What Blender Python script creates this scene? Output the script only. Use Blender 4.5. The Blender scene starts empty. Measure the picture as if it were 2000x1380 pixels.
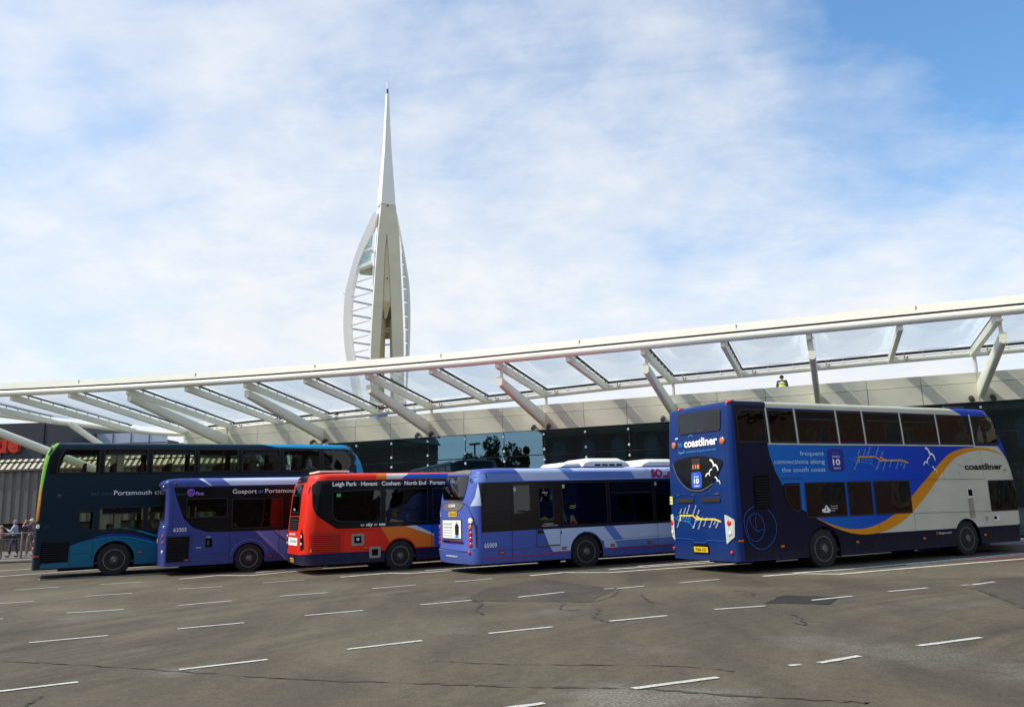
import bpy, bmesh, math, random
from mathutils import Vector, Matrix, geometry
random.seed(7)
S = bpy.context.scene
COL = S.collection
R = math.radians
PI = math.pi

# ------------------------------------------------------------------ camera and light
H_EYE = 1.7358
def look():
    pitch, roll = R(10.3087), R(-1.8036)
    F = Vector((0, math.cos(pitch), math.sin(pitch))); Rt = Vector((1, 0, 0)); U = Vector((0, -math.sin(pitch), math.cos(pitch)))
    c, s = math.cos(roll), math.sin(roll)
    R2 = c*Rt + s*U; U2 = -s*Rt + c*U
    m = Matrix((R2, U2, -F)).transposed().to_4x4()
    m.translation = (0, 0, H_EYE)
    return m
cd = bpy.data.cameras.new('camera'); cam = bpy.data.objects.new('camera', cd); COL.objects.link(cam)
cam.matrix_world = look(); cd.sensor_width = 36; cd.lens = 36*1628.49/2000; cd.clip_end = 5000; cd.clip_start = 0.1
S.camera = cam
S.view_settings.view_transform = 'Standard'; S.view_settings.look = 'None'; S.view_settings.gamma = 1
S.view_settings.exposure = 0.2

SUN_EL, SUN_AZ = R(48), R(10)          # the sun stands to the left, a little behind the camera
sv = Vector((-math.cos(SUN_AZ)*math.cos(SUN_EL), -math.sin(SUN_AZ)*math.cos(SUN_EL), math.sin(SUN_EL)))
sl = bpy.data.lights.new('sun', 'SUN'); sl.energy = 3.5; sl.angle = R(0.6); sl.color = (1, 0.90, 0.73)
so = bpy.data.objects.new('sun', sl); COL.objects.link(so); so.rotation_euler = sv.to_track_quat('Z', 'Y').to_euler()

# ------------------------------------------------------------------ node helpers
class N:
    def __init__(s, tree): s.t = tree
    def n(s, typ, **kw):
        nd = s.t.nodes.new(typ)
        for k, v in kw.items():
            if k == 'inp':
                for a, b in v.items(): nd.inputs[a].default_value = b
            else: setattr(nd, k, v)
        return nd
    def l(s, a, b): s.t.links.new(a, b)
    def math(s, op, a, b=None, clamp=False):
        nd = s.n('ShaderNodeMath', operation=op, use_clamp=clamp)
        for i, v in enumerate((a, b)):
            if v is None: continue
            if isinstance(v, (int, float)): nd.inputs[i].default_value = v
            else: s.l(v, nd.inputs[i])
        return nd.outputs[0]
    def ramp(s, fac, stops, interp='LINEAR'):
        nd = s.n('ShaderNodeValToRGB'); cr = nd.color_ramp; cr.interpolation = interp
        while len(cr.elements) < len(stops): cr.elements.new(0.5)
        for e, (p, c) in zip(cr.elements, stops):
            e.position = p; e.color = (c, c, c, 1) if isinstance(c, (int, float)) else (*c, 1)
        s.l(fac, nd.inputs[0]); return nd.outputs[0]
    def mix(s, f, a, b, mode='MIX'):
        nd = s.n('ShaderNodeMix', data_type='RGBA', blend_type=mode)
        for sk, v in ((nd.inputs[0], f), (nd.inputs[6], a), (nd.inputs[7], b)):
            if isinstance(v, (int, float)): sk.default_value = v
            elif isinstance(v, tuple): sk.default_value = (*v, 1)
            else: s.l(v, sk)
        return nd.outputs[2]
    def noise(s, vec, scale, detail=4, rough=0.55, dist=0.0):
        nd = s.n('ShaderNodeTexNoise', inp={'Scale': scale, 'Detail': detail, 'Roughness': rough, 'Distortion': dist})
        if vec is not None: s.l(vec, nd.inputs['Vector'])
        return nd.outputs[0]
    def vmap(s, vec, scale=(1, 1, 1), rot=(0, 0, 0), loc=(0, 0, 0)):
        nd = s.n('ShaderNodeMapping'); s.l(vec, nd.inputs[0])
        nd.inputs['Scale'].default_value = scale; nd.inputs['Rotation'].default_value = rot; nd.inputs['Location'].default_value = loc
        return nd.outputs[0]

MATS = {}
def mat(name, col, rough=0.5, metal=0.0, var=0.12, scale=3.0, bump=0.0, bscale=40, coat=0.0, spec=0.5, emit=0, flat=False):
    """procedural material: base colour broken up by noise, roughness by noise, optional bump"""
    if name in MATS: return MATS[name]
    m = bpy.data.materials.new(name); m.use_nodes = True; nt = m.node_tree; n = N(nt)
    p = nt.nodes['Principled BSDF']
    tc = n.n('ShaderNodeTexCoord').outputs['Object']
    f = n.noise(tc, scale, 5, 0.6)
    a = tuple(c*(1-var) for c in col); b = tuple(min(1, c*(1+var)) for c in col)
    n.l(n.ramp(f, [(0.3, a), (0.7, b)]), p.inputs['Base Color'])
    f2 = n.noise(tc, scale*2.7, 3, 0.5)
    n.l(n.math('ADD', n.math('MULTIPLY', f2, 0.2), rough-0.1, clamp=True), p.inputs['Roughness'])
    p.inputs['Metallic'].default_value = metal
    p.inputs['Specular IOR Level'].default_value = spec
    if coat: p.inputs['Coat Weight'].default_value = coat; p.inputs['Coat Roughness'].default_value = 0.05
    if emit: p.inputs['Emission Color'].default_value = (*col, 1); p.inputs['Emission Strength'].default_value = emit
    if bump:
        bn = n.n('ShaderNodeBump', inp={'Strength': bump, 'Distance': 0.02}); n.l(n.noise(tc, bscale, 4), bn.inputs['Height']); n.l(bn.outputs[0], p.inputs['Normal'])
    MATS[name] = m; return m

def paint(name, col, rough=0.32, dirt=0.25):
    """bus paint: a slightly dusty lacquer with wavering reflections"""
    if name in MATS: return MATS[name]
    m = bpy.data.materials.new(name); m.use_nodes = True; nt = m.node_tree; n = N(nt); p = nt.nodes['Principled BSDF']
    tc = n.n('ShaderNodeTexCoord').outputs['Object']
    f = n.noise(n.vmap(tc, (0.6, 0.6, 2.2)), 2.2, 6, 0.62)
    d = n.ramp(f, [(0.42, 0.0), (0.75, dirt)])
    sz = n.n('ShaderNodeSeparateXYZ'); n.l(tc, sz.inputs[0]); gm = n.math('MULTIPLY', n.ramp(n.math('ADD', sz.outputs[2], n.math('MULTIPLY', f, .5)), [(.45, .42), (.95, 0)]), n.ramp(n.noise(n.vmap(tc, (3, 3, .8)), 3, 5, .7), [(.35, .2), (.65, 1)]))
    g = n.noise(tc, 0.9, 2); v = n.ramp(g, [(0.3, tuple(c*0.93 for c in col)), (0.7, tuple(min(1, c*1.07) for c in col))])
    n.l(n.mix(gm, n.mix(d, v, tuple(0.75*c+0.25*0.09 for c in col)), (.060, .052, .042)), p.inputs['Base Color'])
    n.l(n.math('ADD', n.math('MULTIPLY', f, 0.25), rough-0.08, clamp=True), p.inputs['Roughness'])
    p.inputs['Coat Weight'].default_value = 0.08; p.inputs['Coat Roughness'].default_value = 0.15; p.inputs['Specular IOR Level'].default_value = 0.2
    bn = n.n('ShaderNodeBump', inp={'Strength': 0.18, 'Distance': 0.02}); n.l(n.noise(n.vmap(tc, (0.7, 0.7, 1.5)), 1.6, 2), bn.inputs['Height']); n.l(bn.outputs[0], p.inputs['Coat Normal']); n.l(bn.outputs[0], p.inputs['Normal'])
    MATS[name] = m; return m

def glass(name, tint, refl=1.0, wave=0.25, ior=1.5, rough=0.02, wscale=1.3):
    if name in MATS: return MATS[name]
    m = bpy.data.materials.new(name); m.use_nodes = True; nt = m.node_tree; nt.nodes.clear(); n = N(nt)
    tc = n.n('ShaderNodeTexCoord').outputs['Object']
    bn = n.n('ShaderNodeBump', inp={'Strength': wave, 'Distance': 0.03}); n.l(n.noise(tc, wscale, 2, 0.4), bn.inputs['Height'])
    tr = n.n('ShaderNodeBsdfTransparent'); tr.inputs[0].default_value = (*tint, 1)
    gl = n.n('ShaderNodeBsdfGlossy'); gl.inputs['Roughness'].default_value = rough; gl.inputs[0].default_value = (refl, refl, refl, 1); n.l(bn.outputs[0], gl.inputs['Normal'])
    fr = n.n('ShaderNodeFresnel'); fr.inputs[0].default_value = ior; n.l(bn.outputs[0], fr.inputs['Normal'])
    mx = n.n('ShaderNodeMixShader'); n.l(fr.outputs[0], mx.inputs[0]); n.l(tr.outputs[0], mx.inputs[1]); n.l(gl.outputs[0], mx.inputs[2])
    o = n.n('ShaderNodeOutputMaterial'); n.l(mx.outputs[0], o.inputs[0])
    MATS[name] = m; return m

def ramp_paint(name, axis, stops, streak=False):
    """paint whose printed colour changes along the vehicle (object axis), as on the livery"""
    m = bpy.data.materials.new(name); m.use_nodes = True; nt = m.node_tree; n = N(nt); p = nt.nodes['Principled BSDF']
    tc = n.n('ShaderNodeTexCoord').outputs['Object']
    sp = n.n('ShaderNodeSeparateXYZ'); n.l(tc, sp.inputs[0]); v = sp.outputs['XYZ'.index(axis)]
    lo, hi = stops[0][0], stops[-1][0]
    t = n.math('DIVIDE', n.math('SUBTRACT', v, lo), hi-lo)
    if streak: t = n.math('ADD', t, n.math('MULTIPLY', n.math('SUBTRACT', n.noise(n.vmap(tc, (1, 9, 1.2)), 3, 4, 0.7), 0.5), 0.25))
    n.l(n.ramp(t, [((a-lo)/(hi-lo), c) for a, c in stops]), p.inputs['Base Color'])
    p.inputs['Roughness'].default_value = 0.33; p.inputs['Coat Weight'].default_value = 0.08; p.inputs['Coat Roughness'].default_value = 0.15; p.inputs['Specular IOR Level'].default_value = 0.2
    bn = n.n('ShaderNodeBump', inp={'Strength': 0.18, 'Distance': 0.02}); n.l(n.noise(n.vmap(tc, (0.7, 0.7, 1.5)), 1.6, 2), bn.inputs['Height']); n.l(bn.outputs[0], p.inputs['Coat Normal'])
    MATS[name] = m; return m

# ------------------------------------------------------------------ object helpers
def tag(o, label=None, cat=None, group=None, kind=None):
    if label: o['label'] = label
    if cat: o['category'] = cat
    if group: o['group'] = group
    if kind: o['kind'] = kind
    return o
def empty(name, loc=(0, 0, 0), rz=0):
    o = bpy.data.objects.new(name, None); COL.objects.link(o); o.location = loc; o.rotation_euler = (0, 0, rz); o.empty_display_size = 0.3
    return o
def link_mesh(name, me, mats, parent=None, smooth=None):
    if not isinstance(mats, (list, tuple)): mats = [mats]
    for m in mats: me.materials.append(m)
    o = bpy.data.objects.new(name, me); COL.objects.link(o)
    if parent: o.parent = parent
    if smooth is not None:
        for p in me.polygons: p.use_smooth = True
        me.set_sharp_from_angle(angle=R(smooth))
    return o
def bm_obj(name, bm, mats, parent=None, smooth=None):
    bmesh.ops.recalc_face_normals(bm, faces=bm.faces)
    me = bpy.data.meshes.new(name); bm.to_mesh(me); bm.free()
    return link_mesh(name, me, mats, parent, smooth)
class MB:
    """collects simple shapes into one mesh"""
    def __init__(s): s.v = []; s.f = []; s.m = []
    def add(s, vs, fs, mi=0):
        b = len(s.v); s.v += [tuple(v) for v in vs]; s.f += [tuple(b+i for i in f) for f in fs]; s.m += [mi]*len(fs); return s
    def box(s, c, d, rz=0, mi=0, top=None):
        """centre, size; top = scale of the top face"""
        t = top or (1, 1); vs = []
        for z in (-.5, .5):
            k = t if z > 0 else (1, 1)
            for x, y in ((-.5, -.5), (.5, -.5), (.5, .5), (-.5, .5)):
                X, Y = x*d[0]*k[0], y*d[1]*k[1]
                vs.append((c[0]+X*math.cos(rz)-Y*math.sin(rz), c[1]+X*math.sin(rz)+Y*math.cos(rz), c[2]+z*d[2]))
        return s.add(vs, [(3, 2, 1, 0), (4, 5, 6, 7), (0, 1, 5, 4), (1, 2, 6, 5), (2, 3, 7, 6), (3, 0, 4, 7)], mi)
    def loft(s, rings, close=True, caps=True, mi=0):
        n = len(rings[0]); b = [v for r in rings for v in r]; fs = []
        for i in range(len(rings)-1):
            for j in range(n if close else n-1):
                k = (j+1) % n; fs.append((i*n+j, i*n+k, (i+1)*n+k, (i+1)*n+j))
        if caps and close: fs.append(tuple(range(n))[::-1]); fs.append(tuple((len(rings)-1)*n+j for j in range(n)))
        return s.add(b, fs, mi)
    def tube(s, pts, r, n=12, mi=0, caps=True, flat=1.0):
        pts = [Vector(p) for p in pts]; rings = []
        for i, p in enumerate(pts):
            d = (pts[min(i+1, len(pts)-1)]-pts[max(i-1, 0)]).normalized()
            up = Vector((0, 0, 1)) if abs(d.z) < 0.95 else Vector((0, 1, 0))
            a = d.cross(up).normalized(); b = a.cross(d)
            rr = r[i] if isinstance(r, (list, tuple)) else r
            rings.append([p+a*rr*flat*math.cos(2*PI*k/n)+b*rr*math.sin(2*PI*k/n) for k in range(n)])
        return s.loft(rings, True, caps, mi)
    def beam(s, a, b, w, h, mi=0, up=(0, 0, 1), h2=None):
        a, b = Vector(a), Vector(b); d = (b-a).normalized(); sd = d.cross(Vector(up)).normalized(); u = sd.cross(d)
        vs = []
        for p, hh in ((a, h), (b, h2 or h)):
            vs += [p+sd*w/2+u*hh/2, p-sd*w/2+u*hh/2, p-sd*w/2-u*hh/2, p+sd*w/2-u*hh/2]
        return s.add(vs, [(0, 1, 2, 3), (7, 6, 5, 4), (0, 4, 5, 1), (1, 5, 6, 2), (2, 6, 7, 3), (3, 7, 4, 0)], mi)
    def prism(s, poly, h0, h1, f, mi=0):
        """polygon (u,v) swept from h0 to h1 through f(u,v,h)"""
        V, T = tess([poly]); n = len(V); vs = [f(q.x, q.y, h0) for q in V]+[f(q.x, q.y, h1) for q in V]
        fs = [t[::-1] for t in T]+[tuple(n+k for k in t) for t in T]; ed = set()
        for t in T:
            for k in range(len(t)): ed.add((t[k], t[(k+1) % len(t)]))
        fs += [(a, b, n+b, n+a) for a, b in ed if (b, a) not in ed]
        return s.add(vs, fs, mi)
    def lathe(s, prof, c=(0, 0, 0), n=24, mi=0, axis='Y'):
        rings = []
        for r, h in prof:
            ring = []
            for k in range(n):
                a = 2*PI*k/n
                if axis == 'Y': ring.append((c[0]+r*math.cos(a), c[1]+h, c[2]+r*math.sin(a)))
                elif axis == 'Z': ring.append((c[0]+r*math.cos(a), c[1]+r*math.sin(a), c[2]+h))
                else: ring.append((c[0]+h, c[1]+r*math.cos(a), c[2]+r*math.sin(a)))
            rings.append(ring)
        return s.loft(rings, True, True, mi)
    def build(s, name, mats, parent=None, smooth=None, bevel=0):
        me = bpy.data.meshes.new(name); me.from_pydata(s.v, [], s.f)
        me.polygons.foreach_set('material_index', s.m); me.update()
        bm = bmesh.new(); bm.from_mesh(me)
        bmesh.ops.recalc_face_normals(bm, faces=bm.faces)
        if bevel: bmesh.ops.bevel(bm, geom=list(bm.edges), offset=bevel, segments=2, affect='EDGES', profile=0.6)
        bm.to_mesh(me); bm.free()
        return link_mesh(name, me, mats, parent, smooth)

def tess(loops, minus=()):
    """triangles filling an outline with holes (even-odd), robust for concave outlines"""
    vs = []; es = []
    for l in list(loops)+list(minus):
        b = len(vs); vs += [Vector((p[0], p[1])) for p in l]; es += [(b+i, b+(i+1) % len(l)) for i in range(len(l))]
    V, _, F, *_r = geometry.delaunay_2d_cdt(vs, es, [], 1 if len(loops) == 1 and not minus else 0, 1e-5)
    if len(loops) == 1 and not minus:
        T = []
        for f in F:
            a = sum(V[f[i]].x*V[f[(i+1) % len(f)]].y-V[f[(i+1) % len(f)]].x*V[f[i]].y for i in range(len(f)))
            T.append(tuple(f) if a >= 0 else tuple(f[::-1]))
        return V, T
    def inside(q, lps):
        c = False
        for l in lps:
            for i in range(len(l)):
                (x0, y0), (x1, y1) = l[i-1][:2], l[i][:2]
                if (y0 > q.y) != (y1 > q.y) and q.x < (x1-x0)*(q.y-y0)/(y1-y0)+x0: c = not c
        return c
    T = []
    for f in F:
        a = sum(V[f[i]].x*V[f[(i+1) % len(f)]].y-V[f[(i+1) % len(f)]].x*V[f[i]].y for i in range(len(f)))
        if abs(a) < 1e-9: continue
        q = sum((V[i] for i in f), Vector((0, 0)))/len(f)
        if inside(q, loops) and not any(inside(q, [l]) for l in minus): T.append(tuple(f) if a > 0 else tuple(f[::-1]))
    return V, T

def catmull(pts, n=6, closed=False):
    out = []; m = len(pts)
    rng = range(m) if closed else range(m-1)
    for i in rng:
        g = (lambda k: pts[k % m]) if closed else (lambda k: pts[max(0, min(m-1, k))])
        p0, p1, p2, p3 = g(i-1), g(i), g(i+1), g(i+2)
        for j in range(n):
            t = j/n; out.append(tuple(0.5*(2*b+(c-a)*t+(2*a-5*b+4*c-d)*t*t+(3*b-a-3*c+d)*t**3) for a, b, c, d in zip(p0, p1, p2, p3)))
    if not closed: out.append(tuple(pts[-1]))
    return out
def rnd(poly, r=0.06, n=5):
    """round the corners of a polygon; r may be a list"""
    out = []; m = len(poly)
    for i in range(m):
        rr = r[i] if isinstance(r, (list, tuple)) else r
        p = Vector(poly[i]); a = Vector(poly[i-1])-p; b = Vector(poly[(i+1) % m])-p
        if rr <= 0.001 or a.length < 1e-4 or b.length < 1e-4: out.append(tuple(p)); continue
        rr = min(rr, a.length*0.49, b.length*0.49); s = p+a.normalized()*rr; e = p+b.normalized()*rr
        for k in range(n+1):
            t = k/n; out.append(tuple((1-t)**2*s+2*t*(1-t)*p+t*t*e))
    return out
def inset(poly, d):
    """the outline drawn in by d on every side of its bounding box"""
    xs = [p[0] for p in poly]; ys = [p[1] for p in poly]; cx, cy = (min(xs)+max(xs))/2, (min(ys)+max(ys))/2; w, h = max(xs)-min(xs), max(ys)-min(ys)
    kx, ky = max(.05, 1-2*d/w), max(.05, 1-2*d/h)
    return [(cx+(p[0]-cx)*kx, cy+(p[1]-cy)*ky) for p in poly]
def stroke2d(pts, w):
    """outline polygon strip of a polyline, as quads with shared mitred joints"""
    m = len(pts); L = []; Rr = []
    for i in range(m):
        p = Vector(pts[i]); a = (p-Vector(pts[i-1])) if i else (Vector(pts[1])-p); b = (Vector(pts[i+1])-p) if i < m-1 else a
        a = a.normalized(); b = b.normalized(); t = (a+b)
        t = a if t.length < 1e-4 else t.normalized(); nn = Vector((-t.y, t.x)); k = max(0.5, nn.dot(Vector((-a.y, a.x))))
        ww = (w[i] if isinstance(w, (list, tuple)) else w)
        L.append(p+nn*ww/2/k); Rr.append(p-nn*ww/2/k)
    return L, Rr
def circ(c, r, n=20, ry=None):
    return [(c[0]+r*math.cos(2*PI*k/n), c[1]+(ry or r)*math.sin(2*PI*k/n)) for k in range(n)]

TXT = {}
def text2d(s, bold=0.0, spacing=1.0):
    """letter outlines from Blender's built in font as (verts, faces), cap height 1"""
    key = (s, bold, spacing)
    if key in TXT: return TXT[key]
    cu = bpy.data.curves.new('t', 'FONT'); cu.body = s; cu.size = 1.0; cu.offset = bold; cu.space_character = spacing; cu.resolution_u = 3
    o = bpy.data.objects.new('t', cu); COL.objects.link(o)
    dg = bpy.context.evaluated_depsgraph_get(); me = bpy.data.meshes.new_from_object(o.evaluated_get(dg))
    k = 1/0.72
    vs = [(v.co.x*k, v.co.y*k) for v in me.vertices]; fs = [tuple(p.vertices) for p in me.polygons]
    bpy.data.objects.remove(o); bpy.data.curves.remove(cu); bpy.data.meshes.remove(me)
    x0 = min(v[0] for v in vs); vs = [(v[0]-x0, v[1]) for v in vs]
    TXT[key] = (vs, fs); return TXT[key]

# ------------------------------------------------------------------ materials
M = {}
M['white'] = mat('white_painted_steel', (0.92, 0.90, 0.77), 0.38, var=0.04, scale=0.8)
M['beamgrey'] = mat('grey_white_painted_steel', (0.88, 0.86, 0.68), 0.45, var=0.06, scale=0.7)
M['fascia'] = mat('cream_cladding_panel', (0.70, 0.66, 0.51), 0.42, var=0.05, scale=0.35)
M['black'] = mat('black_rubber', (0.012, 0.012, 0.012), 0.6, var=0.2)
M['matblack'] = mat('matt_black_recess', (0.006, 0.006, 0.007), 0.9, var=0.2, spec=0.1)
M['gloss'] = paint('gloss_black_panel', (0.006, 0.006, 0.008), 0.18, 0.1)
M['tyre'] = mat('tyre_rubber', (0.018, 0.017, 0.016), 0.85, var=0.3, scale=9, bump=0.3)
M['rim'] = mat('painted_wheel_rim', (0.085, 0.08, 0.075), 0.45, 0.5, var=0.3, scale=8)
M['rimlip'] = mat('wheel_rim_lip', (0.20, 0.19, 0.175), 0.4, 0.6, var=0.25, scale=8)
M['chrome'] = mat('chrome', (0.7, 0.7, 0.7), 0.12, 1.0, var=0.02)
M['red'] = mat('red_lamp_glass', (0.75, 0.015, 0.01), 0.15, coat=1, var=0.05)
M['amber'] = mat('amber_lamp_glass', (0.85, 0.16, 0.02), 0.15, coat=1, var=0.05)
M['whitelamp'] = mat('clear_lamp_glass', (0.8, 0.8, 0.8), 0.12, coat=1, var=0.03)
M['interior'] = mat('bus_interior_lining', (0.11, 0.11, 0.11), 0.7, var=0.1)
M['floor_in'] = mat('bus_floor_vinyl', (0.07, 0.07, 0.08), 0.7)
M['seat_blue'] = mat('blue_seat_fabric', (0.04, 0.06, 0.18), 0.9, var=0.4, scale=40)
M['pole'] = mat('yellow_grab_rail', (0.6, 0.42, 0.05), 0.35)
M['ltx'] = mat('white_lettering_vinyl', (0.95, 0.95, 0.93), 0.4, var=0.02)
M['plate_y'] = mat('yellow_number_plate', (0.85, 0.52, 0.02), 0.35, var=0.04)
M['ink'] = mat('black_lettering', (0.01, 0.01, 0.01), 0.5, var=0.05)
M['dimtx'] = mat('dark_blue_lettering', (0.02, 0.07, 0.12), 0.4, var=0.05)
M['g_dark'] = glass('dark_tinted_window_glass', (0.10, 0.095, 0.09), 0.9, 0.35, 1.6)
M['g_mid'] = glass('tinted_window_glass', (0.80, 0.84, 0.72), 0.9, 0.3, 1.5)
M['g_clear'] = glass('green_tinted_window_glass', (0.55, 0.62, 0.55), 0.9, 0.3, 1.5)
M['g_rear'] = glass('grey_tinted_rear_glass', (0.62, 0.58, 0.50), 0.9, 0.2, 1.6)
M['shadowgap'] = mat('dark_shadow_gap', (0.03, 0.027, 0.022), 0.8)

# ------------------------------------------------------------------ the bus builder
class Bus:
    def __init__(s, name, label, L, W, prof, loc, yaw, body, H, rtop=0.12, bow=0.03, crown=0.06, group='buses parked in the bays'):
        s.L, s.W, s.H, s.bow, s.body = L, W, H, bow, body
        th = R(90-yaw)
        X = Vector((math.cos(th), math.sin(th), 0)); Y = Vector((-math.sin(th), math.cos(th), 0))
        s.rear_origin = Vector((loc[0], loc[1], 0)); s.X, s.Y = X, Y
        s.root = empty(name, s.rear_origin+X*L/2+Y*W/2, th); tag(s.root, label, 'bus', group)
        p = list(prof); b = p[-1]
        for k in range(1, 6):
            a = k/5*PI/2; e = rtop*(1-math.cos(a)); p.append((b[0]+rtop*math.sin(a), b[1]+e, b[2]-e, b[3]+e, b[4], b[5]))
        t = p[-1]; p.append((t[0]+crown*0.6, t[1]+0.25, t[2]-0.25, t[3]+0.25, t[4], t[5])); p.append((t[0]+crown, t[1]+0.6, t[2]-0.6, t[3]+0.6, t[4], t[5]))
        s.prof = p; s.side_cut = []; s.rear_cut = []; s.arches = []; s.k = 0
    def P(s, x, y, z): return Vector((x-s.L/2, y-s.W/2, z))
    def par(s, z):
        p = s.prof
        if z <= p[0][0]: return p[0]
        for a, b in zip(p, p[1:]):
            if z <= b[0]:
                t = (z-a[0])/max(1e-6, b[0]-a[0]); return tuple(u+(v-u)*t for u, v in zip(a, b))
        return p[-1]
    def near(s, x, z):
        _, xr, xf, ins, rr, rf = s.par(z); x = max(xr+0.001, min(xf-0.001, x)); y = ins
        if x < xr+rr: d = (xr+rr-x)/rr; y += rr*(1-math.sqrt(max(0, 1-d*d)))
        if x > xf-rf: d = (x-xf+rf)/rf; y += rf*(1-math.sqrt(max(0, 1-d*d)))
        return Vector((x, y, z))
    def rear(s, y, z):
        _, xr, xf, ins, rr, rf = s.par(z); y = max(ins+0.001, min(s.W-ins-0.001, y)); h = s.W/2-ins; t = (y-s.W/2)/max(0.01, h-rr)
        if abs(t) <= 1: return Vector((xr-s.bow*(1-t*t), y, z))
        d = (abs(y-s.W/2)-h+rr)/rr; return Vector((xr+rr*(1-math.sqrt(max(0, 1-d*d))), y, z))
    def surf(s, side, u, v, off):
        f = s.rear if side == 'rear' else s.near; e = 0.01
        c = f(u, v); a = f(u+e, v)-f(u-e, v); b = f(u, v+e)-f(u, v-e); n = a.cross(b)
        if n.length < 1e-9: n = Vector((-1, 0, 0)) if side == 'rear' else Vector((0, -1, 0))
        n.normalize()
        if side == 'rear':
            if n.x > 0: n = -n
        elif n.y > 0: n = -n
        q = c+n*off
        if side == 'far': q.y = s.W-q.y
        return s.P(*q)
    def fix(s, y, z):
        """a point read off the plane x=0 moved along the line of sight onto the real, curved rear"""
        c = Vector((0, 0, H_EYE))-s.rear_origin; cl = Vector((c.dot(s.X), c.dot(s.Y), c.z)); yt = y; zt = z
        for _ in range(12):
            x = s.rear(yt, zt).x; q = Vector((0, y, z)); d = q-cl; t = (x-cl.x)/d.x
            yn = cl.y+d.y*t; zn = cl.z+d.z*t; yt = 0.5*yt+0.5*yn; zt = 0.5*zt+0.5*zn
        return (yt, zt)
    def ring(s, row, off):
        z, xr, xf, ins, rr, rf = row; xr += off; xf -= off; ins += off; rr = max(0.02, rr-off); rf = max(0.02, rf-off); n = 14; o = []; W = s.W; h = W/2-ins
        for k in range(n+1): a = PI+PI/2*k/n; o.append((xr+rr+rr*math.cos(a), ins+rr+rr*math.sin(a), z))
        for k in range(n+1): a = 1.5*PI+PI/2*k/n; o.append((xf-rf+rf*math.cos(a), ins+rf+rf*math.sin(a), z))
        for k in range(n+1): a = PI/2*k/n; o.append((xf-rf+rf*math.cos(a), W-ins-rf+rf*math.sin(a), z))
        for k in range(n+1): a = PI/2+PI/2*k/n; o.append((xr+rr+rr*math.cos(a), W-ins-rr+rr*math.sin(a), z))
        for k in range(1, 14): t = 1-2*k/14; o.append((xr-s.bow*(1-t*t), W/2+t*(h-rr), z))
        return [s.P(*q) for q in o]
    def off(s, base): s.k += 1; return base+0.00012*s.k
    def patch(s, name, poly, m, side='near', off=0.003, holes=(), parent=None, label=None, both=False):
        """a sheet cut to an outline and laid on the body surface"""
        us0 = [p[0] for p in poly]; vs0 = [p[1] for p in poly]
        dn = [tuple(Vector(poly[i-1][:2]).lerp(Vector(poly[i][:2]), k/12)) for i in range(len(poly)) for k in range(12)]
        mn = [[(wx-r, -.5)]+[(wx+r*math.cos(a), wz+r*math.sin(a)) for a in [PI-PI*k/20 for k in range(21)]]+[(wx+r, -.5)] for wx, wz, r in s.arches if side == 'near' and any(abs(q[0]-wx) < r-.01 and (q[1] < wz or math.hypot(q[0]-wx, q[1]-wz) < r-.01) for q in dn)]
        V, tri = tess([poly]+list(holes), mn)
        us = [p[0] for p in poly]; vs = [p[1] for p in poly]; u0, u1, v0, v1 = min(us), max(us), min(vs), max(vs)
        bm = bmesh.new(); bv = [bm.verts.new((v.x, v.y, 0)) for v in V]
        for t in tri:
            try: bm.faces.new([bv[i] for i in t])
            except ValueError: pass
        def cut(co, no):
            bmesh.ops.bisect_plane(bm, geom=list(bm.verts)+list(bm.edges)+list(bm.faces), plane_co=co, plane_no=no, dist=1e-5)
        for row in s.prof:
            if v0+1e-3 < row[0] < v1-1e-3: cut((0, row[0], 0), (0, 1, 0))
        pr = s.par((v0+v1)/2); nl = 12; hit = False
        if side == 'rear':
            lv = [pr[4]*(1-math.sin(PI/2*k/nl)) for k in range(0, nl)]; lv = [pr[3]+a for a in lv]; lv += [s.W-a for a in lv]+[s.W/2+0.12*k for k in range(-9, 10)]; hit = True
        else:
            lv = []
            for r_ in {s.par(v0)[1:], s.par(v1)[1:], pr[1:]}:
                if u0 < r_[0]+r_[3]: lv += [r_[0]+r_[3]*(1-math.cos(PI/2*k/nl)) for k in range(1, nl+1)]; hit = True
                if u1 > r_[1]-r_[4]: lv += [r_[1]-r_[4]*(1-math.cos(PI/2*k/nl)) for k in range(1, nl+1)]; hit = True
        if hit:
            zz_ = v0+.1
            while zz_ < v1-.02: cut((0, zz_, 0), (0, 1, 0)); zz_ += .13
        for a in lv:
            if u0+1e-3 < a < u1-1e-3: cut((a, 0, 0), (1, 0, 0))
        off = s.off(off); o = None
        for sd in ((side, 'far') if both else (side,)):
            b2 = bm.copy()
            for v in b2.verts: v.co = s.surf(sd, v.co.x, v.co.y, off)
            uc, vc = (u0+u1)/2, (v0+v1)/2; outw = s.surf(sd, uc, vc, off+.02)-s.surf(sd, uc, vc, off)
            b2.normal_update(); tot = Vector((0, 0, 0))
            for f in b2.faces: tot += f.normal*f.calc_area()
            if tot.dot(outw) < 0: bmesh.ops.reverse_faces(b2, faces=b2.faces)
            me = bpy.data.meshes.new(name); b2.to_mesh(me); b2.free()
            q = link_mesh(name, me, m, parent or s.root)
            if label: q['label'] = label
            if sd != 'far': o = q
        bm.free(); return o
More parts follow.
